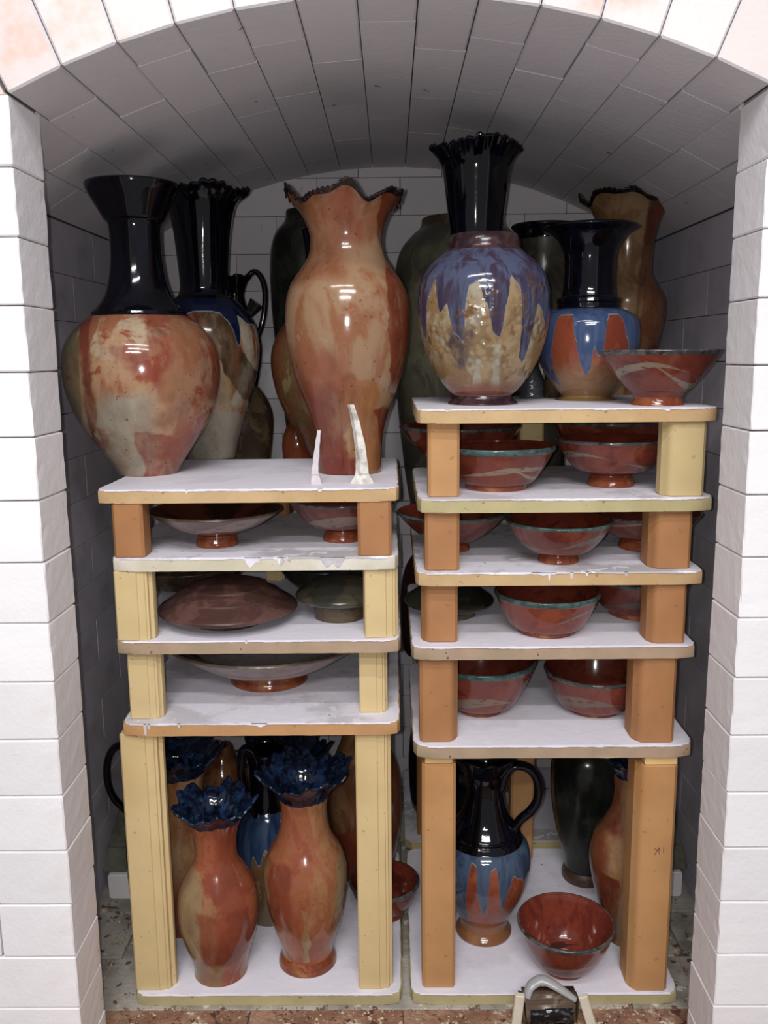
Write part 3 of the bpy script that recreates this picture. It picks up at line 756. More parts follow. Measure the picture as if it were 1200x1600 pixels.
V, C = vessel('pot', 'small rounded rust orange pot low behind the mottled vase', 'pot', 466, (730, 18), RL0['z'],
  [(715, 23, 'body'), (692, 24, 'body'), (672, 19, 'body'), (662, 12, 'body'), (656, 11, 'body')], {'body': glaze('rust', ['9a4a26', '86401f'], seed=42)}, Y=1.50, th=0.002, group='pots on the rear left shelf', seg=48)
G6 = glaze('glaze_orange_ruffled', ['b48c66', 'a6683f', 'bd9a76'], 14, 0.5, (0.50, 0.62), seed=51,
   patches=[([(1, 0.04, 0.058)], '8a3a1e', 0.0015), ([(-1, 0, 0.0), (0, -1, -0.125)], '8c3e26', 0.004, 1.0), ([(1, 0, -0.001), (0, -1, -0.12), (-1, -0.22, -0.060)], 'b87440', 0.003),
            ([(-1, 0, 0.0), (0, -1, -0.16), (0, 1, 0.11)], 'a86244', 0.014), ([(0, -1, -0.022), (-1, 0, -0.025)], '8a3320', 0.003), ([(1, 0.22, 0.045), (0, -1, -0.09)], '8a3a1e', 0.002),
            ([(0, 1, 0.245), (-1, 0, 0.000)], 'a8643c', 0.012), ([(0, 1, 0.285), (1, 0, -0.02), (-1, 0, -0.02)], '9a4a2c', 0.012)], speck=0.55, rough=0.17)
V, C = vessel('vase', 'tall orange brown vase with wavy ruffled rim at the right of the left top shelf', 'vase', 547, (743, 49), L0['z'],
  [(720, 49.5, 'body'), (686, 52, 'body'), (655, 59, 'body'), (624, 70, 'body'), (590, 82, 'body'), (555, 91, 'body'), (520, 96, 'body'), (485, 97, 'body'), (455, 92, 'body'), (435, 82, 'body'), (417, 69, 'body'), (399, 59, 'body'),
   (378, 56, 'body'), (358, 59, 'body'), (340, 66, 'body'), (325, 75, 'body'), (314, 85, 'body', 0, 0), (311, 87, 'rim'), (309, 87.5, 'rim')],
  {'body': G6, 'rim': BLURIM}, inner=('interior', glaze('tan_inside', ['b08058', '9a6a44'], seed=52)), seg=180,
  ruffle=dict(z0=0.86, pow=1.3, waves=[(0.06, 0.09, 5, 2.2), (0.03, 0.06, 9, 1.0)], jag=0.045), group='pots on the left top shelf')
# --- pyrometric cones
def cone(label, xl, xr, yb, xt, yt, twist, mat, bend=0):
    z0 = L0['z']; P = at_z((xl+xr)/2, yb, z0); T = at_y(xt, yt, P.y+0.004)
    w_ = (xr-xl)*depth(P)/F
    root = empty('pyrometric_cone', P, 0); tag(root, label, 'cone', 'witness cones on the left top shelf')
    d = T-P
    vs = []; n = 9
    for i in range(n):
        t = i/(n-1); c = Vector((d.x*(t**(1.25)) + bend*math.sin(t*3.1)*0.002, d.y*t, 0.012*(1-t)+d.z*t)) if True else 0
        r = w_*0.33*(1-t)+w_*0.17*t + (0.0004*math.sin(i*2.3))
        for k in range(4):
            a = twist + math.pi/2*k + 0.5; vs.append(c+Vector((math.cos(a)*r, math.sin(a)*r, 0)))
    fs = [(i*4+k, i*4+(k+1) % 4, (i+1)*4+(k+1) % 4, (i+1)*4+k) for i in range(n-1) for k in range(4)]
    fs += [(3, 2, 1, 0), tuple((n-1)*4+k for k in range(4))]
    link('cone_shaft', mesh(vs, fs), mat, root)
    vs = []; 
    for z_, r in ((0, 0.55), (0.004, 0.5), (0.009, 0.36), (0.017, 0.28)):
        for k in range(8):
            a = twist+math.pi/4*k; q = (1.0 if k % 2 else 0.86)
            vs.append((math.cos(a)*r*w_*q, math.sin(a)*r*w_*0.6*q, z_))
    fs = [(i*8+k, i*8+(k+1) % 8, (i+1)*8+(k+1) % 8, (i+1)*8+k) for i in range(3) for k in range(8)]+[tuple(range(8))[::-1], tuple(24+k for k in range(8))]
    link('cone_base', mesh(vs, fs), mat, root)
cone('short pale lilac witness cone left of the orange vase foot', 482, 504, 756, 499, 672, 0.2, simple('cone_lilac', 'c9bfc4', 0.6, 0.08, 60))
cone('taller white witness cone with a rough edge before the orange vase', 550, 582, 755, 548, 632, 0.8, simple('cone_white', 'e6e2da', 0.5, 0.08, 120, 0.8, None, 0, 'a8a296'), 1)

# ============================================================ POTS, TOP RIGHT
G9 = glaze('glaze_blue_ochre', ['b0946a', '9c7a4a', 'b8ac92', '8a6238'], 24, 0.5, (0.50, 0.58, 0.62), seed=61,
   patches=[([(1, 0, 0.010), (-1, 0, -0.022), (0, -1, -0.075)], 'c8c2aa', 0.002), ([(1, 0, -0.012), (-1, 0, 0.003), (0, -1, -0.06)], 'c8c2aa', 0.002), ([(1, -0.2, 0.028), (-1, 0.2, -0.046), (0, 1, 0.06), (0, -1, -0.165)], 'bdb596', 0.003),
            ([(0, -1, -0.028)], 'a0604a', 0.008), ([(-1, 0, 0.012), (1, 0, -0.034), (0, 1, 0.042), (0, -1, -0.09)], '4c3848', 0.004, 1.2)],
   drips=(0.172, [(-0.97, .06), (-0.88, .09), (-0.8, .04), (-0.72, .02), (-0.62, .06), (-0.52, .05), (-0.44, .085), (-0.30, .095), (-0.22, .03), (-0.08, .025), (0.04, .05), (0.14, .085), (0.24, .09), (0.33, .05), (0.4, .018), (0.5, .03), (0.60, .115), (0.68, .12), (0.78, .05), (0.95, .08)], '555e7e', '46364c'),
   tex=(0.03, 0.15, 2.6, '7a5a34'), speck=0.2, rough=0.12, bump=0.45)
V, C = vessel('vase', 'stamped ochre jar with running blue purple glaze, left on the right top shelf', 'vase', 754, (634, 52), R0['z'],
  [(629, 54, 'foot'), (622, 47, 'foot'), (616, 45, 'foot', 0, 1), (611, 52, 'body'), (595, 66, 'body'), (574, 80, 'body'), (545, 92, 'body'), (512, 100, 'body'), (480, 103, 'body'), (455, 102, 'body'), (430, 95, 'body'), (412, 82, 'body'), (400, 68, 'body'), (393, 60, 'body', 0, 1),
   (389, 57, 'collar'), (380, 56, 'collar'), (373, 54, 'collar'), (369, 52, 'collar')],
  {'foot': PURP, 'body': G9, 'collar': PURP}, Y=1.142, group='pots on the right top shelf')
V, C = vessel('vase', 'tall black necked vase with frilled rim rising nearly to the arch', 'vase', 741, (640, 38), R0['z'],
  [(600, 46, 'body'), (520, 55, 'body'), (450, 52, 'body'), (410, 44, 'body', 0, 1), (370, 40, 'neck'), (329, 44.5, 'neck'), (286, 50, 'neck'), (262, 54, 'neck'), (246, 62, 'neck'), (232, 73, 'neck')],
  {'body': IRON, 'neck': COB}, Y=1.288, seg=180, ruffle=dict(z0=0.92, pow=1.4, waves=[(0.02, 0.05, 3, 0.6), (0.006, 0.012, 21, 0), (0.0, 0.02, 31, 0)], jag=0.02), group='pots on the right top shelf')
V, C = vessel('jar', 'very tall speckled olive jar at the back between the two stacks', 'jar', 721, (800, 78), RR0['z'],
  [(782, 80, 'body'), (765, 84, 'body'), (704, 93, 'body'), (640, 100, 'body'), (560, 105, 'body'), (480, 107, 'body'), (420, 105, 'body'), (390, 97, 'body'), (370, 82, 'body'), (358, 69, 'body', 0, 1), (352, 66, 'rim'), (343, 65, 'rim')],
  {'body': OLIVE, 'rim': BROWN}, Y=1.548, group='pots on the rear right shelf')
V, C = vessel('vase', 'dark olive vase with flat flared rim between the blue jar and the cobalt necked vase', 'vase', 842, (800, 34), RR0['z'],
  [(640, 40, 'body'), (540, 44, 'body'), (450, 46, 'body'), (400, 42, 'body'), (372, 42, 'body', 0, 1), (363, 46, 'rim'), (356, 52, 'rim'), (353, 52, 'rim')],
  {'body': glaze('olive_deep', ['4a4634', '3c3a2c', '565040'], 14, 0.5, seed=71, speck=0.2, rough=0.3), 'rim': BLACK}, Y=1.40, group='pots on the rear right shelf')
G13 = glaze('glaze_cobalt_red', ['9a4628', '8a3a22', 'a85a34'], 18, 0.6, (0.5, 0.6), seed=81, vgrad=[(0.055, 0.025, 'a8835a', 0.85)],
   drips=(0.112, [(-0.98, .05), (-0.88, .085), (-0.74, .092), (-0.66, .04), (-0.58, .0), (-0.32, .0), (-0.22, .03), (-0.12, .068), (-0.02, .080), (0.08, .070), (0.14, .040), (0.22, .052), (0.30, .048), (0.36, .008), (0.42, .0), (0.62, .0), (0.72, .03), (0.84, .060), (0.94, .05)], '3e5480', '4e648e'),
   tex=(0.015, 0.052, 1.2, '9a6a44'), speck=0.2, rough=0.14)
V, C = vessel('vase', 'red bellied vase with flared cobalt neck and dripping blue shoulder behind the bowl', 'vase', 915, (632, 48), R0['z'],
  [(624, 47, 'foot'), (621, 41, 'foot'), (618, 37, 'foot', 0, 1), (610, 44, 'body'), (596, 56, 'body'), (575, 69, 'body'), (550, 77, 'body'), (525, 79, 'body'), (505, 77, 'body'), (494, 70, 'body'), (486, 58, 'body'), (483, 50, 'body', 0, 1),
   (482, 49, 'neck', 0, 1), (474, 48, 'neck', 0, 1), (473, 50, 'neck', 0, 1), (467, 49, 'neck', 0, 1), (465, 43, 'neck', 0, 1), (450, 40, 'neck'), (420, 39, 'neck'), (396, 41, 'neck'), (380, 48, 'neck'), (367, 59, 'neck'), (360, 70, 'neck'), (357, 74, 'neck')],
  {'foot': glaze('ochre_foot', ['a8885c', '94703f'], seed=82), 'body': G13, 'neck': COB}, Y=1.222, group='pots on the right top shelf')
G14 = glaze('glaze_tan_ruffled', ['a07a4c', 'ab885c', '946a40'], 14, 0.4, seed=91,
   patches=[([(1, -0.1, -0.010)], '8a3a1c', 0.002, 0.2), ([(1, -0.1, -0.019), (-1, 0.1, 0.010)], '6a3018', 0.003, 0.2)], speck=0.3, rough=0.2)
V, C = vessel('vase', 'tan and rust vase with torn wavy rim at the back right corner', 'vase', 966, (780, 34), RR0['z'],
  [(640, 36, 'body'), (590, 40, 'body'), (544, 50, 'body'), (515, 57, 'body'), (490, 61, 'body'), (466, 59, 'body'), (448, 49, 'body'), (430, 39, 'body'), (400, 38, 'body'), (370, 42, 'body'), (345, 50, 'body'), (325, 60, 'body'), (314, 71, 'body'), (312, 73, 'rim'), (310, 74, 'rim')],
  {'body': G14, 'rim': BLURIM}, inner=('interior', G14), Y=1.45, seg=180, ruffle=dict(z0=0.9, pow=1.2, waves=[(0.05, 0.09, 4, 2.9), (0.03, 0.06, 7, 0.4)], jag=0.04), group='pots on the rear right shelf')
BAND = 'a09078'
def bowlmat(name, seed, bands, cols=('7e3422', '8e3e26', '6e2a1c'), **k):
    return glaze(name, list(cols), 20, 0.8, (0.5, 0.6), seed=seed, bands=bands, speck=0.25, rough=0.16, **k)
V, C = vessel('bowl', 'red brown footed bowl with tan brush swirls at the right end of the top shelf', 'bowl', 1027, (635, 40), R0['z'],
  [(631, 40, 'foot'), (624, 37, 'foot'), (619, 37, 'foot', 0, 1), (612, 42, 'body', 0, 1), (605, 50, 'body'), (596, 58, 'body'), (582, 70, 'body'), (566, 82, 'body'), (552, 91, 'body'), (549, 93, 'rim'), (548, 93.5, 'rim')],
  {'foot': FOOTG, 'body': bowlmat('g_bowl_top', 101, [(0.036, 0.012, 1.6, 1.8, 0.0035, BAND), (0.052, 0.03, 1.2, 3.4, 0.003, BAND)]), 'rim': GREYR}, inner=('interior', IRONIN), Y=1.088, group='bowls in the right stack')
V, C = vessel('jar', 'dark grey ribbed reflection modelled as a small jar between the blue jar and the cobalt vase', 'jar', 829, (630, 17), R0['z'],  # added jar shape stands in for a ribbed reflection between the vases
  [(622, 18, 'body'), (618, 20, 'body'), (613, 19, 'body'), (607, 21, 'body'), (602, 19.5, 'body'), (596, 20, 'body'), (591, 18, 'body'), (583, 15, 'body'), (573, 10, 'body'), (568, 10, 'body')], {'body': glaze('ribbed_reflection', ['3c3e42', '4a4c50'], seed=72, speck=0)}, Y=1.262, th=0.002, seg=48, group='pots on the right top shelf')
V, C = vessel('pot', 'small olive brown pot hidden behind the cobalt necked vase', 'pot', 864, (630, 21), R0['z'],
  [(620, 20, 'body'), (600, 15, 'body'), (585, 13, 'body'), (570, 16, 'body')], {'body': BROWN}, Y=1.30, th=0.002, seg=48, group='pots on the right top shelf')

# ============================================================ BOWLS
def bowl(label, x, yb, hb, rim_front, hr, sh, mat, foot_h=14, foot_in=0.9, rimm=GREYR, rimw=3, group='bowls in the right stack', curve=0.55, foot=FOOTG, inm=IRONIN, Y=None, name='bowl', cat='bowl', th=0.0035, squash=None, flare=0):
    """round bowl: front contact yb, foot half width hb; front of lip rim_front, half width hr"""
    P = at_z(x, yb, sh['z']); rb = hb*depth(P)/F; Yc = (P.y+rb) if Y is None else Y
    zr = at_y(x, rim_front, Yc-hr*depth(Vector((P.x, Yc, sh['z'])))/F).z
    Ht = zr-sh['z']
    def ypx(z):  # pixel row of the axis at height z
        d = Vector((P.x*(Yc/P.y), Yc, sh['z']+z))-CAM
        return 800-F*d.dot(UP)/d.dot(fwd)
    fh = foot_h*1.1/F
    pr = [(ypx(fh*0.25), hb, 'foot'), (ypx(fh*0.8), hb*foot_in, 'foot'), (ypx(fh), hb*foot_in, 'foot', 0, 1)]
    for t in (0.08, 0.22, 0.38, 0.55, 0.72, 0.86):
        w_ = hb*foot_in*1.06+(hr-hb*foot_in*1.06)*(t**curve) - flare*math.sin(t*math.pi)*hr
        pr.append((ypx(fh+(Ht-fh)*t), w_, 'body'))
    zz = Ht-rimw*1.1/F
    pr.append((ypx(zz), hr*0.985, 'body')); pr.append((ypx((zz+Ht)/2), hr, 'rim')); pr.append((ypx(Ht), hr, 'rim'))
    return vessel(name, label, cat, x, (yb, hb), sh['z'], pr, {'foot': foot, 'body': mat, 'rim': rimm}, Y=Yc, inner=('interior', inm), group=group, th=th, squash=squash, floor_h=fh*0.9, seg=80)
gl = 'pots in the left stack'
bowl('wide shallow grey mauve bowl on a narrow amber foot, left on the second shelf', 340, 857, 33, 815, 103, L1, bowlmat('g_l1a', 111, [(0.03, 0.006, 2, 0, 0.008, '9a8474')], ('7a5048', '8a6054', '7a3a2a')), 21, 0.88, BROWN, 2, gl, 0.60, inm=glaze('dark_red_in', ['4a261c', '6a3020', '3a221a'], seed=112))
bowl('deep red bowl on an amber foot beside the orange post, second left shelf', 536, 849, 31, 793, 85, L1, bowlmat('g_l1b', 113, [(0.03, 0.004, 2, 1, 0.006, '9a8474')], ('7a3a30', '86443a', '6a3026')), 20, 0.86, GREYR, 2, gl, 0.5)
# mauve lidded dish
def lidded(name, label, x, yb, hb, sh, wall_y, flange_y, hf, top_y, cb, cl, rings=(), group=gl):
    pr = [(wall_y+ (yb-wall_y)*0.3, hb*1.02, 'dish'), (wall_y, hb*1.05, 'dish', 0, 1), (flange_y+4, hf*0.93, 'lid', 0, 1), (flange_y+1, hf*0.99, 'lid'), (flange_y-3, hf, 'lid'), (flange_y-7, hf*0.96, 'lid')]
    N = 8; H0 = flange_y-7; 
    for i in range(1, N+1):
        t = i/N; yy = H0+(top_y-H0)*(math.sin(t*math.pi/2)**1.15); ww = hf*0.96*(1-t)**0.72 if i < N else 0.6
        step = i in rings
        pr.append((yy, ww, 'lid', 0, step))
        if step: pr.append((yy-2.4, ww*0.975, 'lid', 0, 1))
    return vessel(name, label, 'lidded dish', x, (yb, hb), sh['z'], pr, {'dish': cb, 'lid': cl}, closed=True, group=group, seg=80, sub=4)
lidded('lidded_dish', 'flat mauve brown lidded dish with ringed dome lid in the left stack', 358, 986, 58, L2, 962, 948, 107, 903, BROWN, MAUVE, (2, 4))
lidded('lidded_jar', 'olive green mushroom lidded jar beside the yellow fluted post', 532, 974, 40, L2, 941, 929, 69, 899, BROWN, glaze('olive_lid', ['4e4c3c', '3c3c34', '5a5444'], 14, 1, seed=115, speck=0.4, rough=0.28), ())
bowl('large brown bowl at the back left behind the mauve lidded dish', 292, 928, 36, 902, 102, L2, BROWN, 5, 1.0, BROWN, 2, gl, 0.42, foot=BROWN, inm=BROWN, Y=1.29)
bowl('dark olive bowl at the back behind the olive lidded jar', 508, 917, 26, 897, 74, L2, DOLIVE, 5, 1.0, DOLIVE, 2, gl, 0.5, foot=DOLIVE, inm=DOLIVE, Y=1.26)
bowl('very wide mauve platter with dark painted inside on an amber foot ring', 422, 1081, 60, 1045, 160, L3, bowlmat('g_platter', 117, [(0.03, 0.004, 2, 1, 0.004, 'a89078')], ('86605a', '94706a', '7a5048')), 20, 0.93, glaze('platter_rim', ['8a7462', '6a5a4c'], seed=118), 3, gl, 0.72,
     inm=glaze('platter_inside', ['2c2824', 'b0a49c', '3c342e'], 7, 1.0, (0.52, 0.6), seed=124, speck=0.1), name='platter', cat='platter', th=0.004)

g_teal = dict(rimm=TEAL)
bowl('red bowl with thick teal rim and crossing tan strokes, second right shelf', 775, 769, 48, 706, 92, R1, bowlmat('g_r1a', 121, [(0.024, 0.006, 1.5, 0.5, 0.003, BAND), (0.035, 0.02, 1.3, 3.0, 0.0025, BAND)]), 7, 1.0, TEAL, 7, 'bowls in the right stack', 0.72)
bowl('large red bowl with grey swirls on a flared amber foot, second right shelf', 954, 763, 36, 694, 87, R1, bowlmat('g_r1b', 122, [(0.034, 0.010, 1.6, 2.6, 0.004, '8a8478')]), 21, 0.86, GREYR, 3, 'bowls in the right stack', 0.42)
bowl('dark rimmed red bowl standing behind the large footed bowl', 955, 728, 34, 664, 92, R1, IRON, 12, 0.9, GREYR, 3, 'bowls in the right stack', 0.45, Y=1.285)
bowl('dark red bowl overhanging the left edge behind the light orange post', 719, 738, 32, 673, 96, R1, IRON, 12, 0.9, GREYR, 4, 'bowls in the right stack', 0.6, Y=1.30)
bowl('red bowl with grey brush band on a small foot, centre of the third right shelf', 872, 883, 32, 829, 83, R2, bowlmat('g_r2a', 123, [(0.030, 0.008, 1.4, -0.6, 0.005, '7a746c')]), 14, 0.9, TEAL, 3, 'bowls in the right stack', 0.5)
bowl('red bowl overhanging left behind the orange post, third right shelf', 706, 864, 28, 815, 87, R2, bowlmat('g_r2b', 125, [(0.035, 0.03, 1.3, 2.2, 0.002, BAND)]), 14, 0.9, TEAL, 3, 'bowls in the right stack', 0.66)
bowl('red bowl on a stout foot half behind the right orange post, third right shelf', 1003, 863, 37, 816, 88, R2, bowlmat('g_r2c', 126, [(0.038, 0.006, 2, 1.2, 0.0015, BAND)]), 20, 0.9, GREYR, 3, 'bowls in the right stack', 0.5)
bowl('dark red bowl just visible behind the centre bowl, third right shelf', 838, 838, 20, 799, 50, R2, IRON, 10, 0.9, TEAL, 3, 'bowls in the right stack', 0.5, Y=1.30)
bowl('bright red bowl with teal rim and curved tan line, fourth right shelf', 853, 998, 45, 946, 82, R3, bowlmat('g_r3a', 127, [(0.026, 0.012, 1.6, -0.5, 0.0022, '8a8474')], ('94402a', 'a24a2c', '86341f')), 6, 1.0, TEAL, 6, 'bowls in the right stack', 0.62)
bowl('red bowl with grey swirls at the back right of the fourth shelf', 997, 971, 46, 920, 77, R3, bowlmat('g_r3b', 128, [(0.024, 0.005, 2.2, 0.5, 0.005, '5a5450')]), 8, 1.0, TEAL, 4, 'bowls in the right stack', 0.5)
lidded('lidded_jar', 'black green lidded jar behind the left orange post, fourth right shelf', 701, 971, 42, R3, 952, 938, 69, 905, BROWN, DOLIVE, (), 'pots in the right stack')
bowl('deep red bowl with teal rim behind the scuffed post, fifth right shelf', 750, 1121, 35, 1059, 86, R4, bowlmat('g_r4a', 129, [(0.022, 0.010, 1.8, 1.3, 0.006, '8a7a68')], ('84382a', '90402c', '722a1e')), 7, 1.0, TEAL, 7, 'bowls in the right stack', 0.52)
bowl('deep red bowl with grey rim and leaf like tan stroke, fifth right shelf', 927, 1122, 40, 1074, 79, R4, bowlmat('g_r4b', 130, [(0.024, 0.005, 2.4, 1.7, 0.007, '7a6e60')], ('84382a', '90402c', '722a1e')), 6, 1.0, GREYR, 4, 'bowls in the right stack', 0.48)

# ============================================================ BOTTOM RIGHT
GJ = glaze('glaze_jug', ['9c4628', 'a8542e', '8a3a22'], 18, 0.6, (0.5, 0.6), seed=141, vgrad=[(0.05, 0.02, 'a06a44', 0.85)],
   drips=(0.142, [(-0.95, .10), (-0.7, .11), (-0.5, .105), (-0.38, .05), (-0.28, .002), (-0.18, .005), (-0.08, .07), (0.0, .088), (0.08, .07), (0.14, .01), (0.26, .006), (0.36, .06), (0.45, .078), (0.52, .04), (0.6, .022), (0.75, .03), (0.95, .06)], '4e6480', '3c4c68'), speck=0.2, rough=0.13)
V, C = vessel('jug', 'red jug with cobalt neck, blue drips and looped handle on the bottom right shelf', 'jug', 755, (1480, 43), R5['z'],
  [(1474, 43, 'foot'), (1466, 38, 'foot'), (1461, 36, 'foot', 0, 1), (1446, 38, 'body'), (1415, 51, 'body'), (1390, 61, 'body'), (1362, 69, 'body'), (1338, 72, 'body'), (1318, 68, 'body'), (1305, 58, 'body', 0, 1),
   (1300, 57, 'neck', 0, 1), (1297, 54, 'neck', 0, 1), (1293, 55, 'neck', 0, 1), (1288, 50, 'neck'), (1270, 37, 'neck'), (1245, 29, 'neck'), (1222, 28, 'neck'), (1205, 34, 'neck', 0, 1), (1192, 42, 'neck'), (1176, 52, 'neck')],
  {'foot': glaze('tan_foot', ['b07a4c', '9a623a'], seed=142), 'body': GJ, 'neck': COB}, seg=120, ruffle=dict(z0=0.9, pow=1, waves=[(0.05, 0.05, 9, 0)]), group='pots on the bottom right shelf')
handle(V, C, [(783, 1232), (790, 1208), (806, 1196), (828, 1202), (840, 1222), (840, 1248), (828, 1268), (812, 1282), (805, 1298), (808, 1320), (803, 1345)], 0.0062, COB, -0.012, 1.5)
V, C = vessel('jar', 'tall dark green black jar at the back of the bottom right shelf', 'jar', 912, (1388, 34), R5['z'],
  [(1376, 34, 'foot'), (1366, 30, 'foot', 0, 1), (1345, 33, 'body'), (1305, 43, 'body'), (1260, 53, 'body'), (1215, 57, 'body'), (1180, 54, 'body'), (1160, 42, 'body'), (1150, 34, 'body')],
  {'foot': CLAY, 'body': glaze('black_green', ['22261f', '1a1d1c', '2c3028'], seed=143, speck=0, rough=0.25)}, group='pots on the bottom right shelf')
G17 = glaze('glaze_tan_red_tall', ['ae885e', 'a07448', '9a4a2a'], 14, 0.4, (0.5, 0.64), seed=151,
   patches=[([(-1, 0, 0.016), (0, -1, -0.115)], '84341e', 0.002, 0.4), ([(-1, 0, 0.038), (0, 1, 0.10)], '8e4422', 0.008, 0.6), ([(-1, 0, 0.010), (0, 1, 0.172)], '84361e', 0.004, 0.4)], speck=0.4, rough=0.15)
V, C = vessel('vase', 'tan and rust vase with blue rim behind the tall right post, bottom shelf', 'vase', 979, (1483, 33), R5['z'],
  [(1470, 33, 'body'), (1440, 41, 'body'), (1400, 52, 'body'), (1360, 61, 'body'), (1330, 63, 'body'), (1305, 57, 'body'), (1285, 44, 'body'), (1262, 33, 'body'), (1235, 29, 'body'), (1205, 32, 'body', 0, 1), (1192, 40, 'rim'), (1183, 50, 'rim'), (1178, 56, 'rim')],
  {'body': G17, 'rim': COBB}, seg=120, ruffle=dict(z0=0.9, pow=1, waves=[(0.05, 0.05, 12, 0)]), group='pots on the bottom right shelf')
bowl('red bowl with grey rim standing open at the front of the bottom right shelf', 881, 1532, 32, 1490, 75, R5, bowlmat('g_r5', 161, [(0.028, 0.006, 1.5, 0.5, 0.003, '9a8270')], ('8c3c26', '984428', '7a3020')), 9, 0.95, GREYR, 5, 'pots on the bottom right shelf', 0.5,
     inm=glaze('red_bowl_inside', ['8c3624', '963e28', '7c2e20'], seed=162, rough=0.14, bands=[(0.012, 0.004, 1, 0.3, 0.003, '3a2a24')]))

# ============================================================ BOTTOM LEFT
RUF = dict(z0=0.84, pow=1.1, waves=[(0.06, 0.09, 5, 1.2), (0.035, 0.05, 14, 0.4), (0.02, 0.02, 23, 1)], jag=0.006)
GA = glaze('glaze_small_vase', ['b07a4c', 'b8603a', 'a04a2a'], 16, 0.28, (0.46, 0.55), seed=171,
   patches=[([(-1, 0, 0.024), (0, -1, -0.16)], 'b09468', 0.002), ([(1, 0, -0.026), (-1, 0, -0.040), (0, -1, -0.115), (0, 1, 0.035)], '94402a', 0.004), ([(1, -0.5, 0.008), (-1, 0.5, -0.014), (0, -1, -0.04)], 'b08c5c', 0.001), ([(1, 0, -0.004), (0, 1, 0.13)], 'a44a2a', 0.003), ([(-1, 0, -0.0), (0, -1, -0.035)], 'a8804e', 0.006)], speck=0.35, rough=0.15)
V, C = vessel('vase', 'smaller orange vase with frilled blue rim at the front of the bottom left shelf', 'vase', 347, (1543, 41), L4['z'],
  [(1528, 41, 'body'), (1505, 45, 'body'), (1470, 54, 'body'), (1435, 61, 'body'), (1405, 62, 'body'), (1380, 57, 'body'), (1358, 45, 'body'), (1338, 34, 'body'), (1312, 33, 'body'), (1290, 37, 'body'), (1275, 43, 'body', 0, 1), (1266, 50, 'rim'), (1259, 58, 'rim'), (1254, 64, 'rim')],
  {'body': GA, 'rim': COBB}, th=0.0028, seg=200, ruffle=RUF, group='pots on the bottom left shelf')
GB = glaze('glaze_taller_vase', ['b0643a', 'b8804e', 'a4502e'], 18, 0.25, (0.50, 0.57), seed=181,
   patches=[([(-1, 0, 0.020), (1, 0, -0.052), (0, 1, 0.07), (0, -1, -0.17)], '9a4428', 0.004), ([(1, 0, 0.040)], 'ac9468', 0.003), ([(-1, 0, 0.052)], 'a89468', 0.002), ([(1, 0, -0.006), (-1, 0, -0.002), (0, -1, -0.11), (0, 1, 0.02)], 'b49462', 0.001)], speck=0.35, rough=0.15)
V, C = vessel('vase', 'taller orange vase with wide frilled cobalt rim and flared foot, bottom left shelf', 'vase', 482, (1529, 45), L4['z'],
  [(1518, 44, 'foot'), (1504, 39, 'foot', 0, 1), (1490, 41, 'body'), (1460, 49, 'body'), (1420, 58, 'body'), (1385, 64, 'body'), (1355, 65, 'body'), (1330, 58, 'body'), (1308, 45, 'body'), (1288, 38, 'body'), (1260, 36, 'body'), (1240, 39, 'body', 0, 1), (1226, 48, 'rim'), (1214, 60, 'rim'), (1205, 72, 'rim')],
  {'body': GB, 'rim': COBB, 'foot': FOOTG}, th=0.0028, seg=200, ruffle=dict(RUF, waves=[(0.05, 0.09, 4, 0.2), (0.035, 0.05, 15, 0.4), (0.02, 0.02, 25, 1)]), group='pots on the bottom left shelf')
GC = glaze('glaze_rear_tall', ['b08a62', 'a8703e', '9c5a34'], 14, 0.4, (0.5, 0.62), seed=191, vgrad=[(0.13, 0.07, '94462a', 0.8)], speck=0.4, rough=0.16)
V, C = vessel('vase', 'tan vase with blue frilled rim just behind the tall left yellow post', 'vase', 290, (1466, 36), L4['z'],
  [(1455, 36, 'body'), (1410, 44, 'body'), (1360, 52, 'body'), (1320, 53, 'body'), (1285, 46, 'body'), (1255, 39, 'body'), (1225, 40, 'body'), (1200, 46, 'body', 0, 1), (1190, 55, 'rim'), (1180, 65, 'rim'), (1172, 72, 'rim')],
  {'body': GC, 'rim': COBB}, th=0.003, seg=180, ruffle=RUF, group='pots on the bottom left shelf')
V, C = vessel('vase', 'brown round shouldered vase at the back of the bottom left shelf', 'vase', 356, (1400, 32), L4['z'],
  [(1360, 38, 'body'), (1300, 44, 'body'), (1240, 42, 'body'), (1205, 34, 'body'), (1180, 20, 'body'), (1165, 15, 'body')],
  {'body': glaze('amber_brown', ['7a4a26', '8a5a30', '6a3a20'], seed=192, rough=0.12)}, Y=1.30, group='pots on the bottom left shelf')
GBJ = glaze('glaze_blue_jug', ['8a6440', '9a7650', '7a5434'], 24, 0.6, seed=201, vgrad=[(0.05, 0.02, '8a7a58', 0.7)],
   drips=(0.15, [(-0.98, .10), (-0.8, .11), (-0.6, .09), (-0.45, .03), (-0.3, .045), (-0.1, .02), (0.1, .03), (0.3, .06), (0.5, .03), (0.8, .09)], '223a60', '3a5474'), tex=(0.03, 0.10, 1.2, '8a6a44'), speck=0.2, rough=0.14)
V, C = vessel('jug', 'blue and ochre handled jug standing between the two frilled orange vases', 'jug', 424, (1437, 34), L4['z'],
  [(1425, 37, 'body'), (1395, 47, 'body'), (1350, 53, 'body'), (1305, 52, 'body'), (1270, 43, 'body'), (1254, 33, 'body', 0, 1), (1246, 32, 'neck'), (1225, 27, 'neck'), (1195, 28, 'neck'), (1170, 34, 'neck')],
  {'body': GBJ, 'neck': COB}, Y=1.205, group='pots on the bottom left shelf')
handle(V, C, [(402, 1190), (392, 1172), (380, 1172), (376, 1195), (379, 1225), (390, 1252), (400, 1276)], 0.0058, COB, -0.03, 1.4)
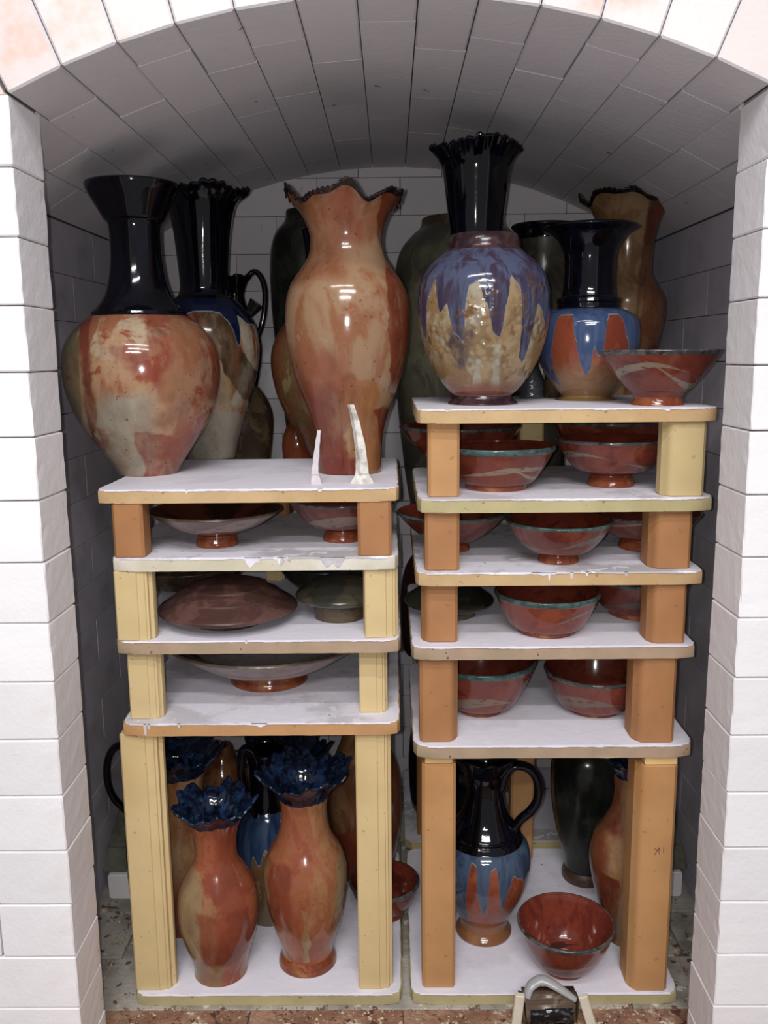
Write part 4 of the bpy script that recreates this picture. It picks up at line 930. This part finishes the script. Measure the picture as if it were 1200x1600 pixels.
V, C = vessel('vase', 'big vase with black blue frilled rim at the back, under the bottom left opening', 'vase', 450, (1385, 36), L4['z'],
  [(1340, 44, 'body'), (1290, 44, 'body'), (1240, 36, 'body'), (1215, 38, 'body', 0, 1), (1195, 50, 'rim'), (1178, 62, 'rim'), (1168, 70, 'rim')],
  {'body': GC, 'rim': COBB}, Y=1.318, th=0.003, seg=180, ruffle=RUF, group='pots on the bottom left shelf')
GD = glaze('glaze_big_brown', ['96683c', 'a67a4c', '8a5a34'], 14, 0.4, seed=211, patches=[([(1, -0.45, -0.075)], '8c3c20', 0.003), ([(0, -1, -0.085)], '84381f', 0.006)], speck=0.4, rough=0.14)
V, C = vessel('vase', 'large tan and rust vase half hidden by the right yellow post, bottom left', 'vase', 572, (1385, 36), L4['z'],
  [(1360, 41, 'body'), (1310, 52, 'body'), (1260, 57, 'body'), (1215, 55, 'body'), (1180, 46, 'body'), (1155, 36, 'body'), (1130, 34, 'body')],
  {'body': GD}, Y=1.315, group='pots on the bottom left shelf')
bowl('dark red bowl leaning out into the gap between the stacks, bottom left shelf', 601, 1443, 30, 1408, 55, L4, IRON, 12, 0.9, GREYR, 5, 'pots on the bottom left shelf', 0.5)
V, C = vessel('jug', 'slim black jug with loop handle hidden behind the tall left post', 'jug', 230, (1420, 22), L4['z'],
  [(1390, 25, 'body'), (1330, 27, 'body'), (1270, 22, 'body'), (1235, 17, 'body'), (1190, 16, 'body'), (1165, 20, 'body')],
  {'body': BLACK}, Y=1.255, group='pots on the bottom left shelf')
handle(V, C, [(212, 1168), (192, 1163), (175, 1172), (167, 1196), (169, 1226), (180, 1250), (206, 1275)], 0.0055, BLACK, 0.0, 1.3)

# --- pots on the middle rear shelves, glimpsed through the gap
V, C = vessel('jar', 'dark rust jar on the middle rear shelf, glimpsed through the gap', 'jar', 672, (1050, 38), RR1['z'],
  [(1000, 44, 'body'), (930, 46, 'body'), (890, 40, 'body'), (870, 30, 'body')], {'body': glaze('dark_rust', ['4a1f18', '3a1a16'], seed=221)}, Y=1.50, group='pots on the middle rear shelves')
V, C = vessel('jar', 'black jar low on the rear shelf, glimpsed through the gap near the floor', 'jar', 690, (1290, 40), RR4['z'],
  [(1250, 48, 'body'), (1180, 52, 'body'), (1120, 44, 'body'), (1095, 30, 'body')], {'body': BLACK}, Y=1.50, group='pots on the middle rear shelves')

# ============================================================ glaze test piece on the hearth
PF = at_z(858, 1596, 0.0)
root = empty('glaze_test_piece', (PF.x, 0.992, 0.0)); tag(root, 'brown glazed test piece with white loop and white props at the bottom edge', 'test piece')
bm = box_bm(-0.036, 0.034, -0.006, 0.026, 0.0, 0.040, 0.006, 3); irregular(bm, 0.0006, 4)
for v in bm.verts:
    if v.co.z > 0.03: v.co.x += 0.12*(v.co.z-0.03)*(-1 if v.co.x < 0 else 1)*4; v.co.y += 0.004*math.sin(v.co.x*90)
link('body', bm_done(bm, True), glaze('test_brown', ['8a7462', '97806c', '705a48'], seed=231, rough=0.35), root)
bm = box_bm(-0.028, 0.028, -0.0075, -0.004, 0.004, 0.030, 0.0015, 2)
link('glaze_window', bm_done(bm, True), glaze('test_black', ['1a1c22', '8a8f98', '101014'], 60, 2.0, (0.55, 0.5), seed=232, speck=0, rough=0.08), root)
loop = [Vector((-0.030, 0.004, 0.036)), Vector((-0.024, 0.012, 0.047)), Vector((-0.010, 0.016, 0.053)), Vector((0.004, 0.012, 0.050)), Vector((0.018, 0.006, 0.044)), Vector((0.032, 0.000, 0.037))]
link('loop', tube_mesh(loop, [0.0045, 0.0055, 0.0055, 0.005, 0.0045, 0.003], 12, 1.5), glaze('white_gloss', ['d0cec8', 'c2c2c4'], seed=233, speck=0, rough=0.12), root)
for sx, lean in ((-0.046, 0.10), (0.044, -0.28)):
    bm = box_bm(-0.006, 0.006, -0.004, 0.004, 0, 0.046, 0.0012)
    o = link('prop', bm_done(bm), simple('prop_white', 'd8cebc', 0.8, 0.06, 60), root); o.location = (sx-(-0.002 if sx < 0 else 0)-(0.0 if sx < 0 else -0.008), -0.002, 0.0015); o.rotation_euler = (0, lean, 0)
